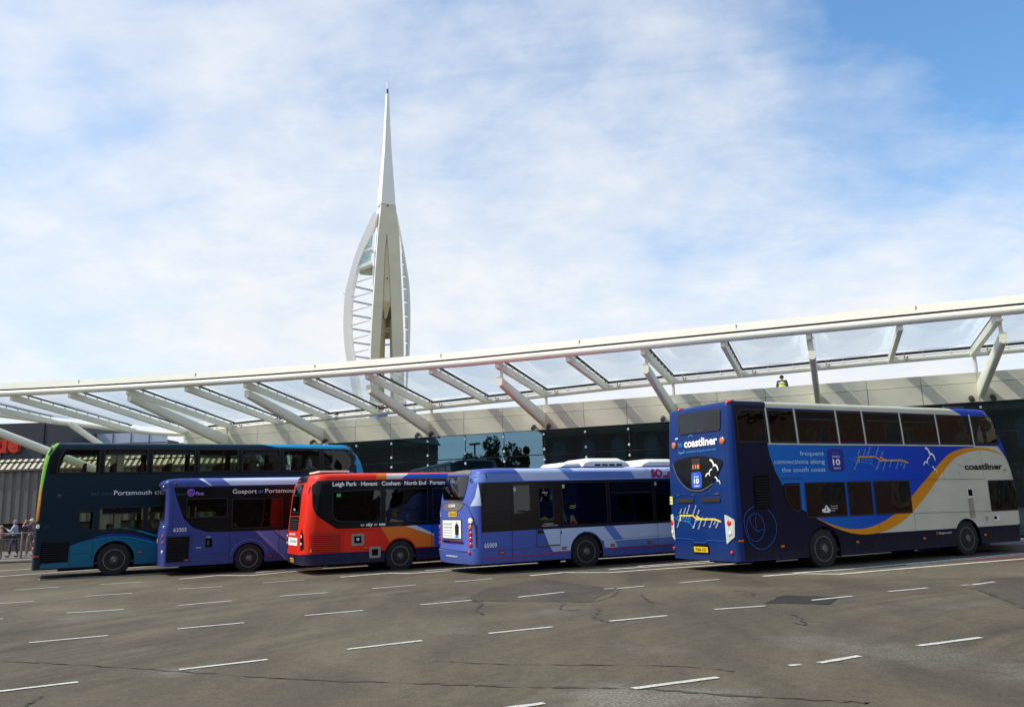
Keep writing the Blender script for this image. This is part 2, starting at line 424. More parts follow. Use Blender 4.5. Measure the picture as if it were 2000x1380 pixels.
    def strokes(s, name, lines, m, side='near', off=0.006, parent=None, label=None):
        vs = []; fs = []; off0 = s.off(off)
        for i, (pts, w) in enumerate(lines):
            np_, nw_ = [], []
            for j in range(len(pts)):
                wj = w[j] if isinstance(w, (list, tuple)) else w
                if j:
                    a, c = Vector(pts[j-1]), Vector(pts[j]); wp_ = w[j-1] if isinstance(w, (list, tuple)) else w; k = int((c-a).length/.07)
                    for q in range(1, k+1): t = q/(k+1); np_.append(tuple(a+(c-a)*t)); nw_.append(wp_+(wj-wp_)*t)
                np_.append(tuple(pts[j])); nw_.append(wj)
            pts, w = np_, nw_
            L, Rr = stroke2d(pts, w); b = len(vs); o2 = off0+0.00025*i
            for a, c in zip(L, Rr): vs += [s.surf(side, a.x, a.y, o2), s.surf(side, c.x, c.y, o2)]
            fs += [(b+2*j, b+2*j+1, b+2*j+3, b+2*j+2) for j in range(len(pts)-1)]
        me = bpy.data.meshes.new(name); me.from_pydata(vs, [], fs); q = link_mesh(name, me, m, parent or s.root)
        if label: q['label'] = label
        return q
    def text(s, st, u, v, h, m, side='near', width=None, off=0.0065, bold=0.0, ang=0, spacing=1.0, name='lettering', parent=None, slant=0):
        tv, tf = text2d(st, bold, spacing); w = max(a[0] for a in tv); kx = (width/w) if width else h
        c, sn = math.cos(R(ang)), math.sin(R(ang)); vs = []; off = s.off(off)
        for a, b in tv:
            A = a*kx+b*h*slant; B = b*h; q, r = A*c-B*sn, A*sn+B*c
            vs.append(s.surf(side, (u-q) if side == 'rear' else (u+q), v+r, off))
        me = bpy.data.meshes.new(name); me.from_pydata(vs, [], tf); return link_mesh(name, me, m, parent or s.root)
    def window(s, poly, g, side='near', fw=0.03, fm=None, bar=None, name='window', off=0.005, both=True):
        """glass let into an opening of the body, with its rubber frame; bar = height of an opener rail"""
        inn = inset(poly, fw)
        (s.rear_cut if side == 'rear' else s.side_cut).append(inset(poly, fw*1.2))
        both = both and side != 'rear'
        q = s.patch(name, inset(poly, fw*0.6), g, side, off, both=both)
        s.patch('frame', poly, fm or M['black'], side, off+0.004, holes=[inn[::-1]], parent=q)
        if both: s.patch('frame', poly, fm or M['black'], 'far', off+0.004, holes=[inn[::-1]], parent=q)
        if bar:
            us = [p[0] for p in inn]; s.strokes('opener_rail', [([(min(us)+0.04, bar), (max(us)-0.04, bar)], 0.035)], M['black'], side, off+0.006, parent=q)
            zt = max(p[1] for p in inn)
            s.patch('opener_pane', [(min(us)+.06, bar+.02), (max(us)-.06, bar+.02), (max(us)-.06, zt-.03), (min(us)+.06, zt-.03)], M['gloss'], side, off+0.005, parent=q)
        return q
    def finish(s, base_z, decks=(0.38,), seats=True, seat_m=None, wheel_r=0.48, wheels=(), rim_r=0.29, lights_in=False):
        rows = [r for r in s.prof]
        mb = MB(); mb.loft([s.ring(r, 0) for r in rows])
        inner = [r for r in rows if r[0] < rows[-1][0]-0.1]; ir = [list(r) for r in inner]; ir[0] = list(s.par(rows[0][0]+0.06)); ir[0][0] = rows[0][0]+0.06
        ir = [ir[0]]+[r for r in ir[1:] if r[0] > ir[0][0]+0.02]
        top = list(s.par(rows[-1][0]-0.12)); top[0] = rows[-1][0]-0.12
        ir = [r for r in ir if r[0] < top[0]-0.01]+[top]
        mb.loft([s.ring(r, 0.05) for r in ir], mi=1)
        me = bpy.data.meshes.new('body'); me.from_pydata(mb.v, [], mb.f); me.polygons.foreach_set('material_index', mb.m)
        bm = bmesh.new(); bm.from_mesh(me); bmesh.ops.recalc_face_normals(bm, faces=bm.faces)
        inn = [f for f in bm.faces if f.material_index == 1]; bmesh.ops.recalc_face_normals(bm, faces=inn)
        # outer faces out, inner faces towards the hollow
        cs = sum((f.calc_center_median() for f in inn), Vector())/len(inn)
        if sum((f.normal.dot(f.calc_center_median()-cs)) for f in inn) > 0: bmesh.ops.reverse_faces(bm, faces=inn)
        bm.to_mesh(me); bm.free()
        o = link_mesh('body', me, [s.body, M['interior'], M['matblack']], s.root)
        c = MB()
        for poly in s.side_cut: c.prism(poly, -0.4, s.W+0.4, lambda u, v, h: s.P(u, h, v), 2)
        for poly in s.rear_cut: c.prism(poly, -0.6, 0.75, lambda u, v, h: s.P(h, u, v), 2)
        ar = []
        for wx, wz, r in s.arches:
            pl = [(wx-r, -0.2)]+[(wx+r*math.cos(a), wz+r*math.sin(a)) for a in [PI-PI*k/16 for k in range(17)]]+[(wx+r, -0.2)]
            c.prism(pl, -0.3, 0.62, lambda u, v, h: s.P(u, h, v), 2); c.prism(pl, s.W-0.62, s.W+0.3, lambda u, v, h: s.P(u, h, v), 2); ar.append((wx, wz, r))
        co = c.build('cut', [M['matblack']]*3, s.root)
        md = o.modifiers.new('b', 'BOOLEAN'); md.operation = 'DIFFERENCE'; md.object = co; md.solver = 'EXACT'; md.use_self = True
        dg = bpy.context.evaluated_depsgraph_get(); dg.update()
        nm = bpy.data.meshes.new_from_object(o.evaluated_get(dg)); o.modifiers.clear(); o.data = nm; bpy.data.objects.remove(co)
        for p in nm.polygons: p.use_smooth = True
        nm.set_sharp_from_angle(angle=R(32))
        for wx, wz, r in ar:                                   # wheel arch liners and wheels
            for sd in (0, 1):
                f = (lambda y: y) if sd == 0 else (lambda y: s.W-y)
                lm = MB(); ring = lambda y, rr: [s.P(wx+rr*math.cos(a), f(y), wz+rr*math.sin(a)) for a in [PI*1.12-PI*1.24*k/20 for k in range(21)]]
                lm.loft([ring(0.005, r-0.001), ring(0.005, r+0.05), ring(0.6, r+0.05)], close=False, caps=False)
                lm.add([s.P(wx, f(0.6), wz)]+ring(0.6, r+0.05), [(0, k, k+1) for k in range(1, 21)])
                lm.build('wheel_arch', M['matblack'], s.root, 40)
                wy = f(0.16); sg = -1 if sd == 0 else 1; R0 = wheel_r
                cc = s.P(wx, wy, wz)
                tr = [(rim_r+.01, .12), (R0*.80, .135), (R0*.95, .12), (R0, .08), (R0, -.08), (R0*.95, -.12), (R0*.8, -.13), (rim_r+.01, -.12)]
                w = MB().lathe([(a, b) for a, b in tr], cc, 40)
                # inner (twin) tyre behind
                w.lathe([(rim_r, -sg*.42), (R0*.95, -sg*.40), (R0, -sg*.36), (R0, -sg*.2), (R0*.94, -sg*.17)], cc, 32)
                wo = w.build('wheel', M['tyre'], s.root, 40)
                y0 = sg*.10
                rm = MB().lathe([(rim_r+.018, y0), (rim_r+.012, y0+sg*.022), (rim_r-.012, y0+sg*.022), (rim_r-.02, y0), (rim_r-.03, y0-sg*.05)], cc, 40)
                rm.build('rim_lip', M['rimlip'], wo, 50)
                rd = MB().lathe([(rim_r-.02, y0-sg*.02), (rim_r-.05, y0-sg*.07), (rim_r*.62, y0-sg*.06), (rim_r*.50, y0-sg*.01), (rim_r*.46, y0+sg*.0), (.001, y0)], cc, 32)
                rd.build('rim', M['rim'], wo, 40)
                hb = MB().lathe([(rim_r*.30, y0-sg*.01), (rim_r*.30, y0+sg*.06), (rim_r*.24, y0+sg*.075), (.001, y0+sg*.075)], cc, 20)
                hb.build('hub', M['rimlip'], wo, 40)
                nb = MB(); hl = MB()
                for k in range(10):
                    a = 2*PI*k/10; q = cc+Vector((rim_r*.39*math.cos(a), y0+sg*.012, rim_r*.39*math.sin(a))); nb.box(q, (.028, .03, .028), 0)
                    a += PI/10; q = cc+Vector((rim_r*.74*math.cos(a), y0-sg*.062, rim_r*.74*math.sin(a))); hl.lathe([(.03, -.006), (.03, .006)], q, 10)
                nb.build('wheel_nuts', M['rimlip'], wo); hl.build('hand_holes', M['matblack'], wo)
        # undertray, floors, seats, grab rails
        z0 = rows[0][0]
        MB().box(s.P(s.L/2, s.W/2, z0-0.04), (s.L-1.2, s.W-1.5, 0.12)).build('chassis', M['matblack'], s.root)
        for d in decks: MB().box(s.P(s.L/2, s.W/2, d), (s.L-0.7, s.W-0.16, 0.06)).build('floor', M['floor_in'], s.root)
        if seats:
            sm = MB(); sm.box((0, 0, .44), (.44, .88, .1)); sm.box((-.22, -.22, .78), (.09, .40, .68)); sm.box((-.22, .22, .78), (.09, .40, .68)); sm.box((0, 0, .2), (.06, .1, .4))
            first = sm.build('seat', seat_m or M['seat_blue'], s.root, bevel=0.02); sme = first.data; one = first
            for d in decks:
                x = 1.4
                while x < s.L-1.9:
                    for y in (0.55, s.W-0.55):
                        if one is not None: q = one; one = None
                        else: q = bpy.data.objects.new('seat', sme); COL.objects.link(q); q.parent = s.root
                        q.location = s.P(x, y, d+0.03)
                    x += 0.82
            for d in decks:
                top = (rows[-1][0]-0.15) if d == decks[-1] else decks[-1]
                for x in [2.1+1.64*k for k in range(int((s.L-3.4)/1.64))]:
                    MB().tube([s.P(x, 0.98, d), s.P(x, 0.98, top)], 0.017, 8).build('grab_rail', M['pole'], s.root, 40)
        return s
    def skirt(s, x0, x1, z):
        """bottom edge from x0 to x1 that climbs round the wheel arches"""
        pts = [(x0, z)]
        for wx, wz, r in sorted(s.arches):
            if x0 < wx-r and wx+r < x1:
                a0 = math.asin(max(-1, min(1, (z-wz)/(r+.004))))
                for k in range(17): a = PI-a0-(PI-2*a0)*k/16; pts.append((wx+(r+.004)*math.cos(a), wz+(r+.004)*math.sin(a)))
        pts.append((x1, z)); return pts
    def marker(s, pts, m, w=0.11, h=0.045, side='near', name='side_marker'):
        for u, v in pts:
            q = s.patch(name, rnd([(u-w/2, v-h/2), (u+w/2, v-h/2), (u+w/2, v+h/2), (u-w/2, v+h/2)], h*.4), m, side, 0.018)
            s.patch('bezel', rnd([(u-w/2-.015, v-h/2-.015), (u+w/2+.015, v-h/2-.015), (u+w/2+.015, v+h/2+.015), (u-w/2-.015, v+h/2+.015)], h*.4), M['black'], side, 0.009, parent=q)
    def lamp(s, u, v, r, m, side='rear', name='tail_lamp', rim=None):
        ob = s.off(0.02); mb = MB(); N_ = 20
        f = lambda rr, o: [s.surf(side, u+rr*math.cos(2*PI*k/N_), v+rr*math.sin(2*PI*k/N_), o) for k in range(N_)]
        mb.loft([f(r, 0.001), f(r, ob*.7), f(r*.8, ob), f(r*.3, ob+.006)]); q = mb.build(name, m, s.root, 50)
        if rim: mb = MB(); mb.loft([f(r*1.25, 0.001), f(r*1.25, ob*.6), f(r*1.02, ob*.66), f(r*1.02, 0.001)], caps=False); mb.build('bezel', rim, q, 50)
        return q

def arc(c, r, a0, a1, n=16, ry=None):
    return [(c[0]+r*math.cos(R(a0+(a1-a0)*k/n)), c[1]+(ry or r)*math.sin(R(a0+(a1-a0)*k/n))) for k in range(n+1)]

# ================================================================== blue, white and orange double decker (right)
RB = paint('deep_blue_paint', (0.004, 0.030, 0.165)); NV = paint('navy_paint', (0.003, 0.005, 0.028), dirt=0.06); MBL = paint('mid_blue_paint', (0.004, 0.05, 0.50))
CR = paint('cream_paint', (0.68, 0.66, 0.51), dirt=0.3); OR = paint('orange_paint', (0.82, 0.31, 0.012)); SW = mat('swirl_blue_vinyl', (0.02, 0.09, 0.42), 0.4); LBT = mat('pale_blue_vinyl', (0.50, 0.72, 0.95), 0.4)
SKY = mat('sky_blue_vinyl', (0.05, 0.32, 0.75), 0.4); YL = mat('yellow_line_vinyl', (0.85, 0.62, 0.06), 0.4)
b = Bus('double_decker_bus', 'blue double decker bus with cream front half and orange wave stripe, rightmost of the row', 10.85, 2.5,
        [(0.28, .02, 10.76, 0, .16, .35), (0.7, 0, 10.84, 0, .16, .35), (1.7, 0, 10.86, 0, .16, .35), (2.3, .02, 10.78, 0, .16, .4), (3.0, .04, 10.64, 0.01, .17, .5), (3.4, .06, 10.54, .02, .17, .55), (3.75, .08, 10.38, .035, .18, .6), (3.95, .10, 10.18, .045, .18, .6)],
        (5.086, 19.846), 62.916, RB, 4.08, rtop=.11, bow=.03, crown=.07)
B1 = b; b.arches = [(2.78, .45, .54), (8.24, .45, .54)]
b.patch('navy_panel', [(.2, .30)]+b.skirt(.2, 10.6, .30)[1:]+[(10.75, .72), (8, .79), (4.2, .80), (3.4, .95), (2.59, 1.22), (2.3, 1.45), (2.26, 2.14), (1.7, 2.14), (1.40, 2.36), (1.27, 2.73), (1.23, 3.0), (1.28, 3.9), (1.2, 3.97), (.2, 3.97)], NV, off=.002)
b.patch('blue_panel', [(1.19, 3.02), (1.23, 2.73), (1.36, 2.36), (1.5, 2.12), (1.57, 2.0), (1.62, 2.06), (2.13, 2.06), (2.12, 1.42), (2.25, 1.36), (2.59, 1.2), (3.1, 1.0), (3.8, .84), (4.7, .83), (5.5, 1.05), (6.2, 1.5), (7.45, 2.40), (8.07, 2.76), (8.85, 2.91), (9.1, 2.99)],
        ramp_paint('light_to_mid_blue_paint', 'X', [(1.2-5.4, (.010, .17, .62)), (3.4-5.4, (.008, .13, .56)), (5.4-5.4, (.003, .065, .58)), (9-5.4, (.003, .040, .42))]), off=.0026)
b.patch('cream_panel', [(4.4, .79)]+b.skirt(4.75, 10.5, .745)+[(10.68, .80), (10.75, .97), (10.84, 1.6), (10.74, 2.05), (10.56, 2.35), (10.36, 2.66), (10.05, 2.99), (9.05, 2.99), (8.85, 2.91), (8.07, 2.76), (7.45, 2.40), (6.2, 1.5), (5.5, 1.05)], CR, off=.0036)
ou = catmull([(2.59, 1.2), (3.09, 1.02), (3.77, .88), (4.5, .92), (5.34, 1.18), (6.10, 1.63), (6.62, 1.98), (7.41, 2.51), (7.98, 2.81), (8.74, 2.94), (9.69, 2.91), (10.32, 2.70)], 5)
ol = catmull([(2.59, 1.19), (3.24, .92), (3.97, .75), (4.7, .75), (5.36, .89), (5.99, 1.17), (6.76, 1.69), (7.49, 2.26), (8.16, 2.68), (8.99, 2.86), (9.68, 2.85), (10.32, 2.69)], 5)
b.patch('orange_stripe', ou+ol[::-1], OR, off=.0048)
b.patch('blue_panel', [(8.15, 4.05), (8.65, 3.86), (8.95, 3.86), (9.9, 3.86), (10.2, 3.5), (10.22, 3.15), (10.05, 2.99), (10.36, 2.66), (10.56, 2.35), (10.74, 2.05), (10.79, 2.3), (10.62, 3.1), (10.5, 3.5), (10.3, 3.85), (10.1, 4.05)], MBL, off=.0026)
b.patch('roof_cove', [(1.29, 4.07), (1.24, 3.91), (8.66, 3.865), (8.15, 4.07)], CR, off=.0042)
b.patch('roof_cove', [(.2, 4.07), (.2, 3.93), (1.23, 3.91), (1.28, 4.07)], NV, off=.0042)
b.strokes('belt_trim', [([(1.2, 3.015), (9.05, 2.995)], .035)], CR, off=.006)
tops = [1.24, 2.18, 3.62, 4.58, 6.03, 7.49, 8.97]
for x in tops: b.strokes('pillar', [([(x, 3.90), (x+.03, 3.02)], .055)], CR, off=.0075)
xs = [(.27, 1.19)]+[(tops[i]+.05, tops[i+1]-.03) for i in range(6)]+[(9.03, 10.24)]
for i, (x0, x1) in enumerate(xs):
    pl = [(x0, 3.05), (x1, 3.05), (x1, 3.86), (x0, 3.86)]
    pl = rnd(pl, [.03, .03, .03, .32] if i == 0 else ([.03, .40, .62, .03] if i == 7 else .03), 6)
    b.window(pl, M['g_dark'], bar=3.64 if i in (2, 4, 5) else None)
for x0, x1 in ((2.27, 3.67), (3.74, 4.62), (4.70, 6.09)): b.window(rnd([(x0, 1.21), (x1, 1.21), (x1, 2.07), (x0, 2.07)], .03), M['g_dark'])
b.window(rnd([(1.60, 2.03), (1.60, 1.72), (1.78, 1.44), (1.98, 1.36), (2.08, 1.38), (2.11, 2.03)], .05), M['g_dark'])
b.window(rnd([(9.37, 1.15), (10.60, 1.15), (10.66, 2.02), (9.37, 2.02)], .04), M['g_dark'], name='driver_window')
b.patch('engine_grille', [(.62, 1.47), (1.10, 1.47), (1.13, 2.26), (.64, 2.26)], M['matblack'], off=.004)
b.strokes('grille_slats', [([(.66, 1.52+.06*k), (1.09, 1.52+.06*k)], .012) for k in range(12)], M['black'], off=.008)
b.strokes('swirl_graphic', [(catmull([(.59, 1.54), (.33, 1.40), (.24, 1.16), (.33, .80), (.52, .60), (.74, .54), (.98, .62), (1.18, .82), (1.24, 1.05), (1.17, 1.28), (1.01, 1.45)], 6), .018),
    (catmull([(.40, 1.30), (.60, 1.37), (.78, 1.28), (.86, 1.05), (.78, .84), (.62, .74), (.45, .76), (.33, .92), (.32, 1.12), (.40, 1.30)], 5), .016),
    (catmull([(.42, 1.31), (.44, 1.15), (.52, 1.03), (.62, .96)], 5), .014), (catmull([(.63, 1.35), (.59, 1.15), (.62, .96), (.72, .98), (.85, 1.0)], 5), .014)], SW)
b.text('frequent', 2.22, 2.73, .11, LBT, width=.82, bold=.008); b.text('connections along', 1.34, 2.53, .11, LBT, width=1.70, bold=.008); b.text('the south coast', 1.56, 2.33, .11, LBT, width=1.48, bold=.008)
bd = b.patch('badge', rnd([(3.17, 2.33), (3.73, 2.33), (3.73, 2.90), (3.17, 2.90)], .14, 8), mat('badge_blue_vinyl', (.01, .02, .30), .4), off=.006)
b.text('up to', 3.33, 2.78, .045, SKY, width=.22, off=.0075, parent=bd); b.text('every', 3.32, 2.68, .07, M['ltx'], width=.27, off=.0075, parent=bd); b.text('10', 3.32, 2.49, .15, M['ltx'], width=.26, bold=.03, off=.0075, parent=bd); b.text('mins', 3.33, 2.39, .06, M['ltx'], width=.24, off=.0075, parent=bd)
def route(b, side, f, w, m):
    """the route diagram; f maps (0..1, 0..1) to the panel"""
    q = lambda l: [f(*p) for p in l]
    b.strokes('coast_outline', [(q([(-.12, .60), (-.02, .42), (.03, .33), (-.04, .62), (.06, .62)]), w*.35), (q([(.09, .6), (.12, .5), (.14, .62), (.18, .38), (.2, .62), (.24, .45), (.27, .60), (.30, .45), (.27, .35), (.16, .36), (.08, .42)]), w*.35), (q([(.20, .36), (.30, .25), (.36, .05), (.41, .30), (.50, .44), (.90, .43), (1.0, .33)]), w*.35)], SKY, side, .0062)
    b.strokes('route_line', [(q([(.05, .38), (.045, .66), (.36, .66), (.45, .48), (.85, .48), (.98, .36)]), w), (q([(.445, .66), (.54, .49)]), w)], m, side, .0072)
    for nm, x, y in (('Hilsea', .05, .74), ('Havant', .15, .74), ('Emsworth', .23, .74), ('Chichester', .38, .70), ('WSB', .49, .70)):
        u, v = f(x, y); b.text(nm, u, v, w*1.05, M['ltx'] if side == 'rear' else LBT, side, ang=58, off=.0065)
    for nm, x, y, l in (('Portsmouth', -.04, .04, 1), ('Bognor Regis', .36, 0, 1), ('Littlehampton', .48, -.03, 1), ('Worthing', .61, .1, 1), ('Shoreham', .74, .05, 1), ('Hove', .84, .2, 1), ('Brighton', .88, .04, 1)):
        u, v = f(x, y); b.text(nm, u, v, w*1.05, M['ltx'] if side == 'rear' else LBT, side, ang=58, off=.0065)
route(b, 'near', lambda x, y: (4.17+x*2.0, 2.35+y*.52), .042, mat('route_orange_vinyl', (.75, .38, .03), .4))
def bird(b, side, c, r, flip=1):
    sg = -1 if side == 'rear' else 1; p = lambda x, y: (c[0]+sg*x*r, c[1]+y*r)
    b.strokes('bird_graphic', [([p(*k) for k in catmull([(-1, .95), (-.50, .80), (-.15, .30), (0, -.15)], 5)], [.05*r]+[.34*r]*14+[.16*r]), ([p(*k) for k in catmull([(-.05, -.1), (.35, .05), (.78, -.35), (1.0, -1.0)], 5)], [.32*r]*12+[.2*r]*3+[.05*r]), ([p(*k) for k in ((-.12, .0), (-.25, -.3))], .12*r)], M['ltx'], side, .0085)
def bird2(b, side, c, r):
    sg = -1 if side == 'rear' else 1; p = lambda x, y: (c[0]+sg*x*r, c[1]+y*r)
    b.strokes('bird_graphic', [([p(*k) for k in catmull([(-1, -.6), (-.6, -.05), (-.2, 0), (.1, -.15)], 5)], .26*r), ([p(*k) for k in catmull([(.1, -.15), (.2, .35), (.6, .75), (1, .8)], 5)], .26*r), ([p(*k) for k in ((.05, -.1), (.35, -.55))], .12*r)], M['ltx'], side, .0085)
bird(b, 'near', (7.05, 2.76), .18); bird2(b, 'near', (6.88, 2.55), .15); bird(b, 'near', (7.15, 2.34), .09)
b.text('coastliner', 8.43, 2.33, .17, M['ink'], width=1.68, bold=.03); b.text('700', 8.12, 2.40, .085, LBT, width=.24)
b.strokes('logo_swoosh', [(arc((8.24, 2.36), .13, 190, 330), .018), (arc((8.62, 2.52), .13, 30, 150), .016)], LBT)
b.text('LSP', 10.16, 2.28, .05, M['ink'], bold=.03)
q = b.patch('screen_vent', [(8.40, 1.56), (8.65, 1.56), (8.65, 1.80), (8.40, 1.80)], M['ltx'], off=.006); b.patch('vent_recess', [(8.44, 1.60), (8.63, 1.60), (8.62, 1.78), (8.44, 1.78)], M['matblack'], off=.009, parent=q)
q = b.patch('notice', [(9.40, .88), (9.66, .88), (9.66, 1.03), (9.40, 1.03)], M['ltx'], off=.006); b.patch('notice_picture', [(9.43, .93), (9.56, .93), (9.56, 1.01), (9.43, 1.01)], M['matblack'], off=.009, parent=q)
b.strokes('filler_flap', [(circ((9.11, .96), .05, 14)+[(9.16, .96)], .012)], M['black'])
b.patch('rust_stain', rnd([(8.42, 1.0), (8.64, 1.0), (8.62, 1.54), (8.43, 1.54)], .05), mat('brown_stain', (.40, .33, .27), .6), off=.0045)
b.text('Stagecoach', 7.02, .62, .06, M['ltx'], width=.52, off=.005); b.strokes('logo', [(circ((6.95, .645), .035, 12)+[(6.985, .645)], .014)], mat('logo_orange', (.6, .2, .15), .4))
b.marker([(.12, .76), (1.37, .58), (3.90, .56), (6.41, .54), (8.94, .52)], M['amber'])
cl = b.patch('cloud_sticker', catmull([(2.80, 1.33), (2.78, 1.40), (2.86, 1.42), (2.92, 1.50), (3.0, 1.44), (3.06, 1.38), (3.02, 1.32)], 4, True), M['ltx'], off=.014)
b.strokes('arrow', [([(2.92, 1.46), (2.92, 1.37)], .02), ([(2.89, 1.39), (2.92, 1.355), (2.95, 1.39)], .015)], M['ink'], off=.018, parent=cl)
for i, t in enumerate(('Download the', 'timetable app', 'and plan')): b.text(t, 3.08, 1.46-.055*i, .03, M['ltx'], off=.016)
b.strokes('panel_seams', [([(6.15, 2.08), (9.3, 2.06)], .008), ([(6.1, 1.2), (9.35, 1.16)], .008), ([(6.12, .76), (6.12, 1.18)], .008), ([(7.5, 2.05), (7.5, 2.3)], .006), ([(9.2, 2.1), (9.2, 2.9)], .006), ([(1.52, 2.17), (2.2, 2.17)], .012), ([(1.30, .4), (1.24, 2.0)], .008), ([(4.75, .76), (4.75, 1.2)], .006)], M['shadowgap'], off=.0065)
mm = MB(); mm.tube([b.P(10.66, -.02, 2.02), b.P(10.67, -.14, 2.2), b.P(10.58, -.22, 2.30), b.P(10.46, -.24, 2.28), b.P(10.42, -.24, 2.2)], .014, 8); mo = mm.build('mirror_arm', M['black'], b.root, 40)
MB().box(b.P(10.42, -.24, 2.12), (.06, .16, .24)).build('mirror', M['black'], mo, bevel=.02)
MB().tube([b.P(10.35, .25, 1.3), b.P(10.4, .3, 1.95)], .02, 8).build('cab_rail', M['pole'], b.root)
# rear face
RS = 'rear'
b.window(rnd([(.34, 3.36), (1.92, 3.38), (1.95, 3.91), (.32, 3.89)], .09), M['g_rear'], RS, fw=.045)
for y, z in ((2.15, 3.13), (.29, 3.11)): b.lamp(y, z, .075, M['amber'], rim=M['rimlip'])
for y, z in ((1.93, 4.03), (.14, 4.02)): b.lamp(y, z, .04, M['red'], name='marker_lamp')
b.text('coastliner', 1.70, 3.045, .20, M['ltx'], RS, width=1.25, bold=.035); b.text('700', 1.97, 3.07, .10, SKY, RS, width=.19); b.text('GPR', 2.08, 3.27, .05, M['ltx'], RS, bold=.02)
b.strokes('logo_swoosh', [(arc((1.83, 3.03), .13, 200, 330), .022), (arc((1.43, 3.24), .10, 20, 160), .016)], SKY, RS)
b.text('frequent connections along the south coast', 1.94, 2.90, .065, SKY, RS, width=1.45)
gl = catmull([(2.18, 2.66), (1.82, 2.765), (1.42, 2.80), (.95, 2.775), (.34, 2.65), (.43, 2.40), (.70, 2.13), (1.10, 1.985), (1.58, 2.03), (1.98, 2.30)], 4, True)
q = b.patch('rear_glass', gl, M['gloss'], RS, off=.006)
b.strokes('glass_trim', [(catmull([(2.22, 2.66), (2.01, 2.28), (1.60, 2.00), (1.10, 1.955), (.68, 2.10)], 6), .03)], M['rimlip'], RS, .008, q)
bg = b.patch('badge', rnd([(1.06, 2.01), (1.46, 2.01), (1.46, 2.41), (1.06, 2.41)], .10, 6), mat('badge_bright_blue_vinyl', (.02, .10, .62), .4), RS, off=.009)
b.text('up to', 1.34, 2.35, .03, LBT, RS, off=.0105, parent=bg); b.text('every', 1.36, 2.28, .045, M['ltx'], RS, width=.20, off=.0105, parent=bg, bold=.02); b.text('10', 1.36, 2.13, .12, M['ltx'], RS, width=.19, bold=.035, off=.0105, parent=bg); b.text('mins', 1.36, 2.05, .045, M['ltx'], RS, width=.20, off=.0105, parent=bg, bold=.02)
sc = b.patch('route_display', [(1.10, 2.46), (1.42, 2.46), (1.42, 2.74), (1.10, 2.74)], mat('display_black', (.03, .025, .02), .3), RS, off=.0085)
b.text('110', 1.38, 2.49, .10, mat('lit_orange_dots', (1, .25, .04), .5, emit=1.2), RS, width=.24, off=.0105, parent=sc, spacing=1.1)
bird(b, RS, (.60, 2.54), .14); bird2(b, RS, (.79, 2.35), .12); bird(b, RS, (.50, 2.17), .09)
for y0, y1 in ((1.41, 2.09), (.45, 1.14)): b.patch('vent_slot', rnd([(y0, 1.665), (y1, 1.665), (y1, 1.775), (y0, 1.775)], .03), mat('vent_brown_black', (.02, .012, .008), .8), RS, off=.005)
b.strokes('hatch_edge', [([(2.1, 1.86), (1.98, 1.86)], .02), ([(1.5, 1.86), (1.36, 1.86)], .02), ([(.62, 1.86), (.48, 1.86)], .02)], M['rimlip'], RS)
route(b, RS, lambda x, y: (2.07-x*1.63, 1.03+y*.48), .042, YL)
for pl, yy in (([(.33, .68), (.34, 1.37), (.20, 1.33), (.06, 1.25), (.08, .84)], .20), ([(2.27, .72), (2.29, 1.39), (2.44, 1.36), (2.47, .9)], 2.375)):
    q = b.patch('lamp_cluster', rnd(pl, .04), mat('silver_lamp_panel', (.55, .60, .57), .3), RS, off=.006)
    for z, rr in ((1.17, .072), (.93, .058)): b.lamp(yy, z, rr, M['red'] if rr > .06 else M['whitelamp'], rim=M['whitelamp'] if rr > .06 else M['rimlip']).name = 'tail_lamp'
    b.lamp(yy, .93, .028, M['red'], name='reflector')
b.patch('plate_recess', [(.98, .44), (1.56, .44), (1.56, .66), (.98, .66)], M['matblack'], RS, off=.003)
q = b.patch('number_plate', rnd([(1.0, .47), (1.52, .47), (1.52, .60), (1.0, .60)], .01), M['plate_y'], RS, off=.012)
b.text('YN64 XSV', 1.47, .495, .08, M['ink'], RS, width=.42, off=.014, parent=q, bold=.02)
b.strokes('bumper_seam', [([(2.27, .79), (1.55, .77), (1.47, .70), (1.08, .70), (1.00, .76), (.33, .75)], .015)], SW, RS); b.strokes('bumper_seam', [([(.30, .30), (.30, .68)], .008)], M['shadowgap'], RS)
for y, z in ((2.37, .53), (.20, .49)): b.lamp(y, z, .04, M['red'], name='reflector')
q = b.patch('yellow_sticker', [(2.28, 1.63), (2.46, 1.63), (2.46, 1.83), (2.28, 1.83)], mat('pale_yellow_sticker', (.8, .75, .2), .5), RS, off=.005); b.strokes('sticker_marks', [([(2.42, 1.78), (2.32, 1.78)], .02), ([(2.40, 1.70), (2.34, 1.70)], .03)], M['ink'], RS, .008, q)
b.strokes('panel_seams', [([(.22, 1.85), (.22, .35)], .006), ([(.24, 3.95), (.24, 1.9)], .008), ([(.16, 1.84), (2.3, 1.89)], .006)], M['shadowgap'], RS, off=.0045)
MB().tube([b.P(9.6, 1.25, 4.17), b.P(9.2, 1.25, 4.19)], .02, 8).build('aerial', M['rimlip'], b.root, 40)
MB().box(b.P(9.0, .5, 4.16), (.9, .05, .03)).build('roof_rail', M['rimlip'], b.root)
b.finish(.28, (.40, 2.28), wheel_r=.48, rim_r=.30)

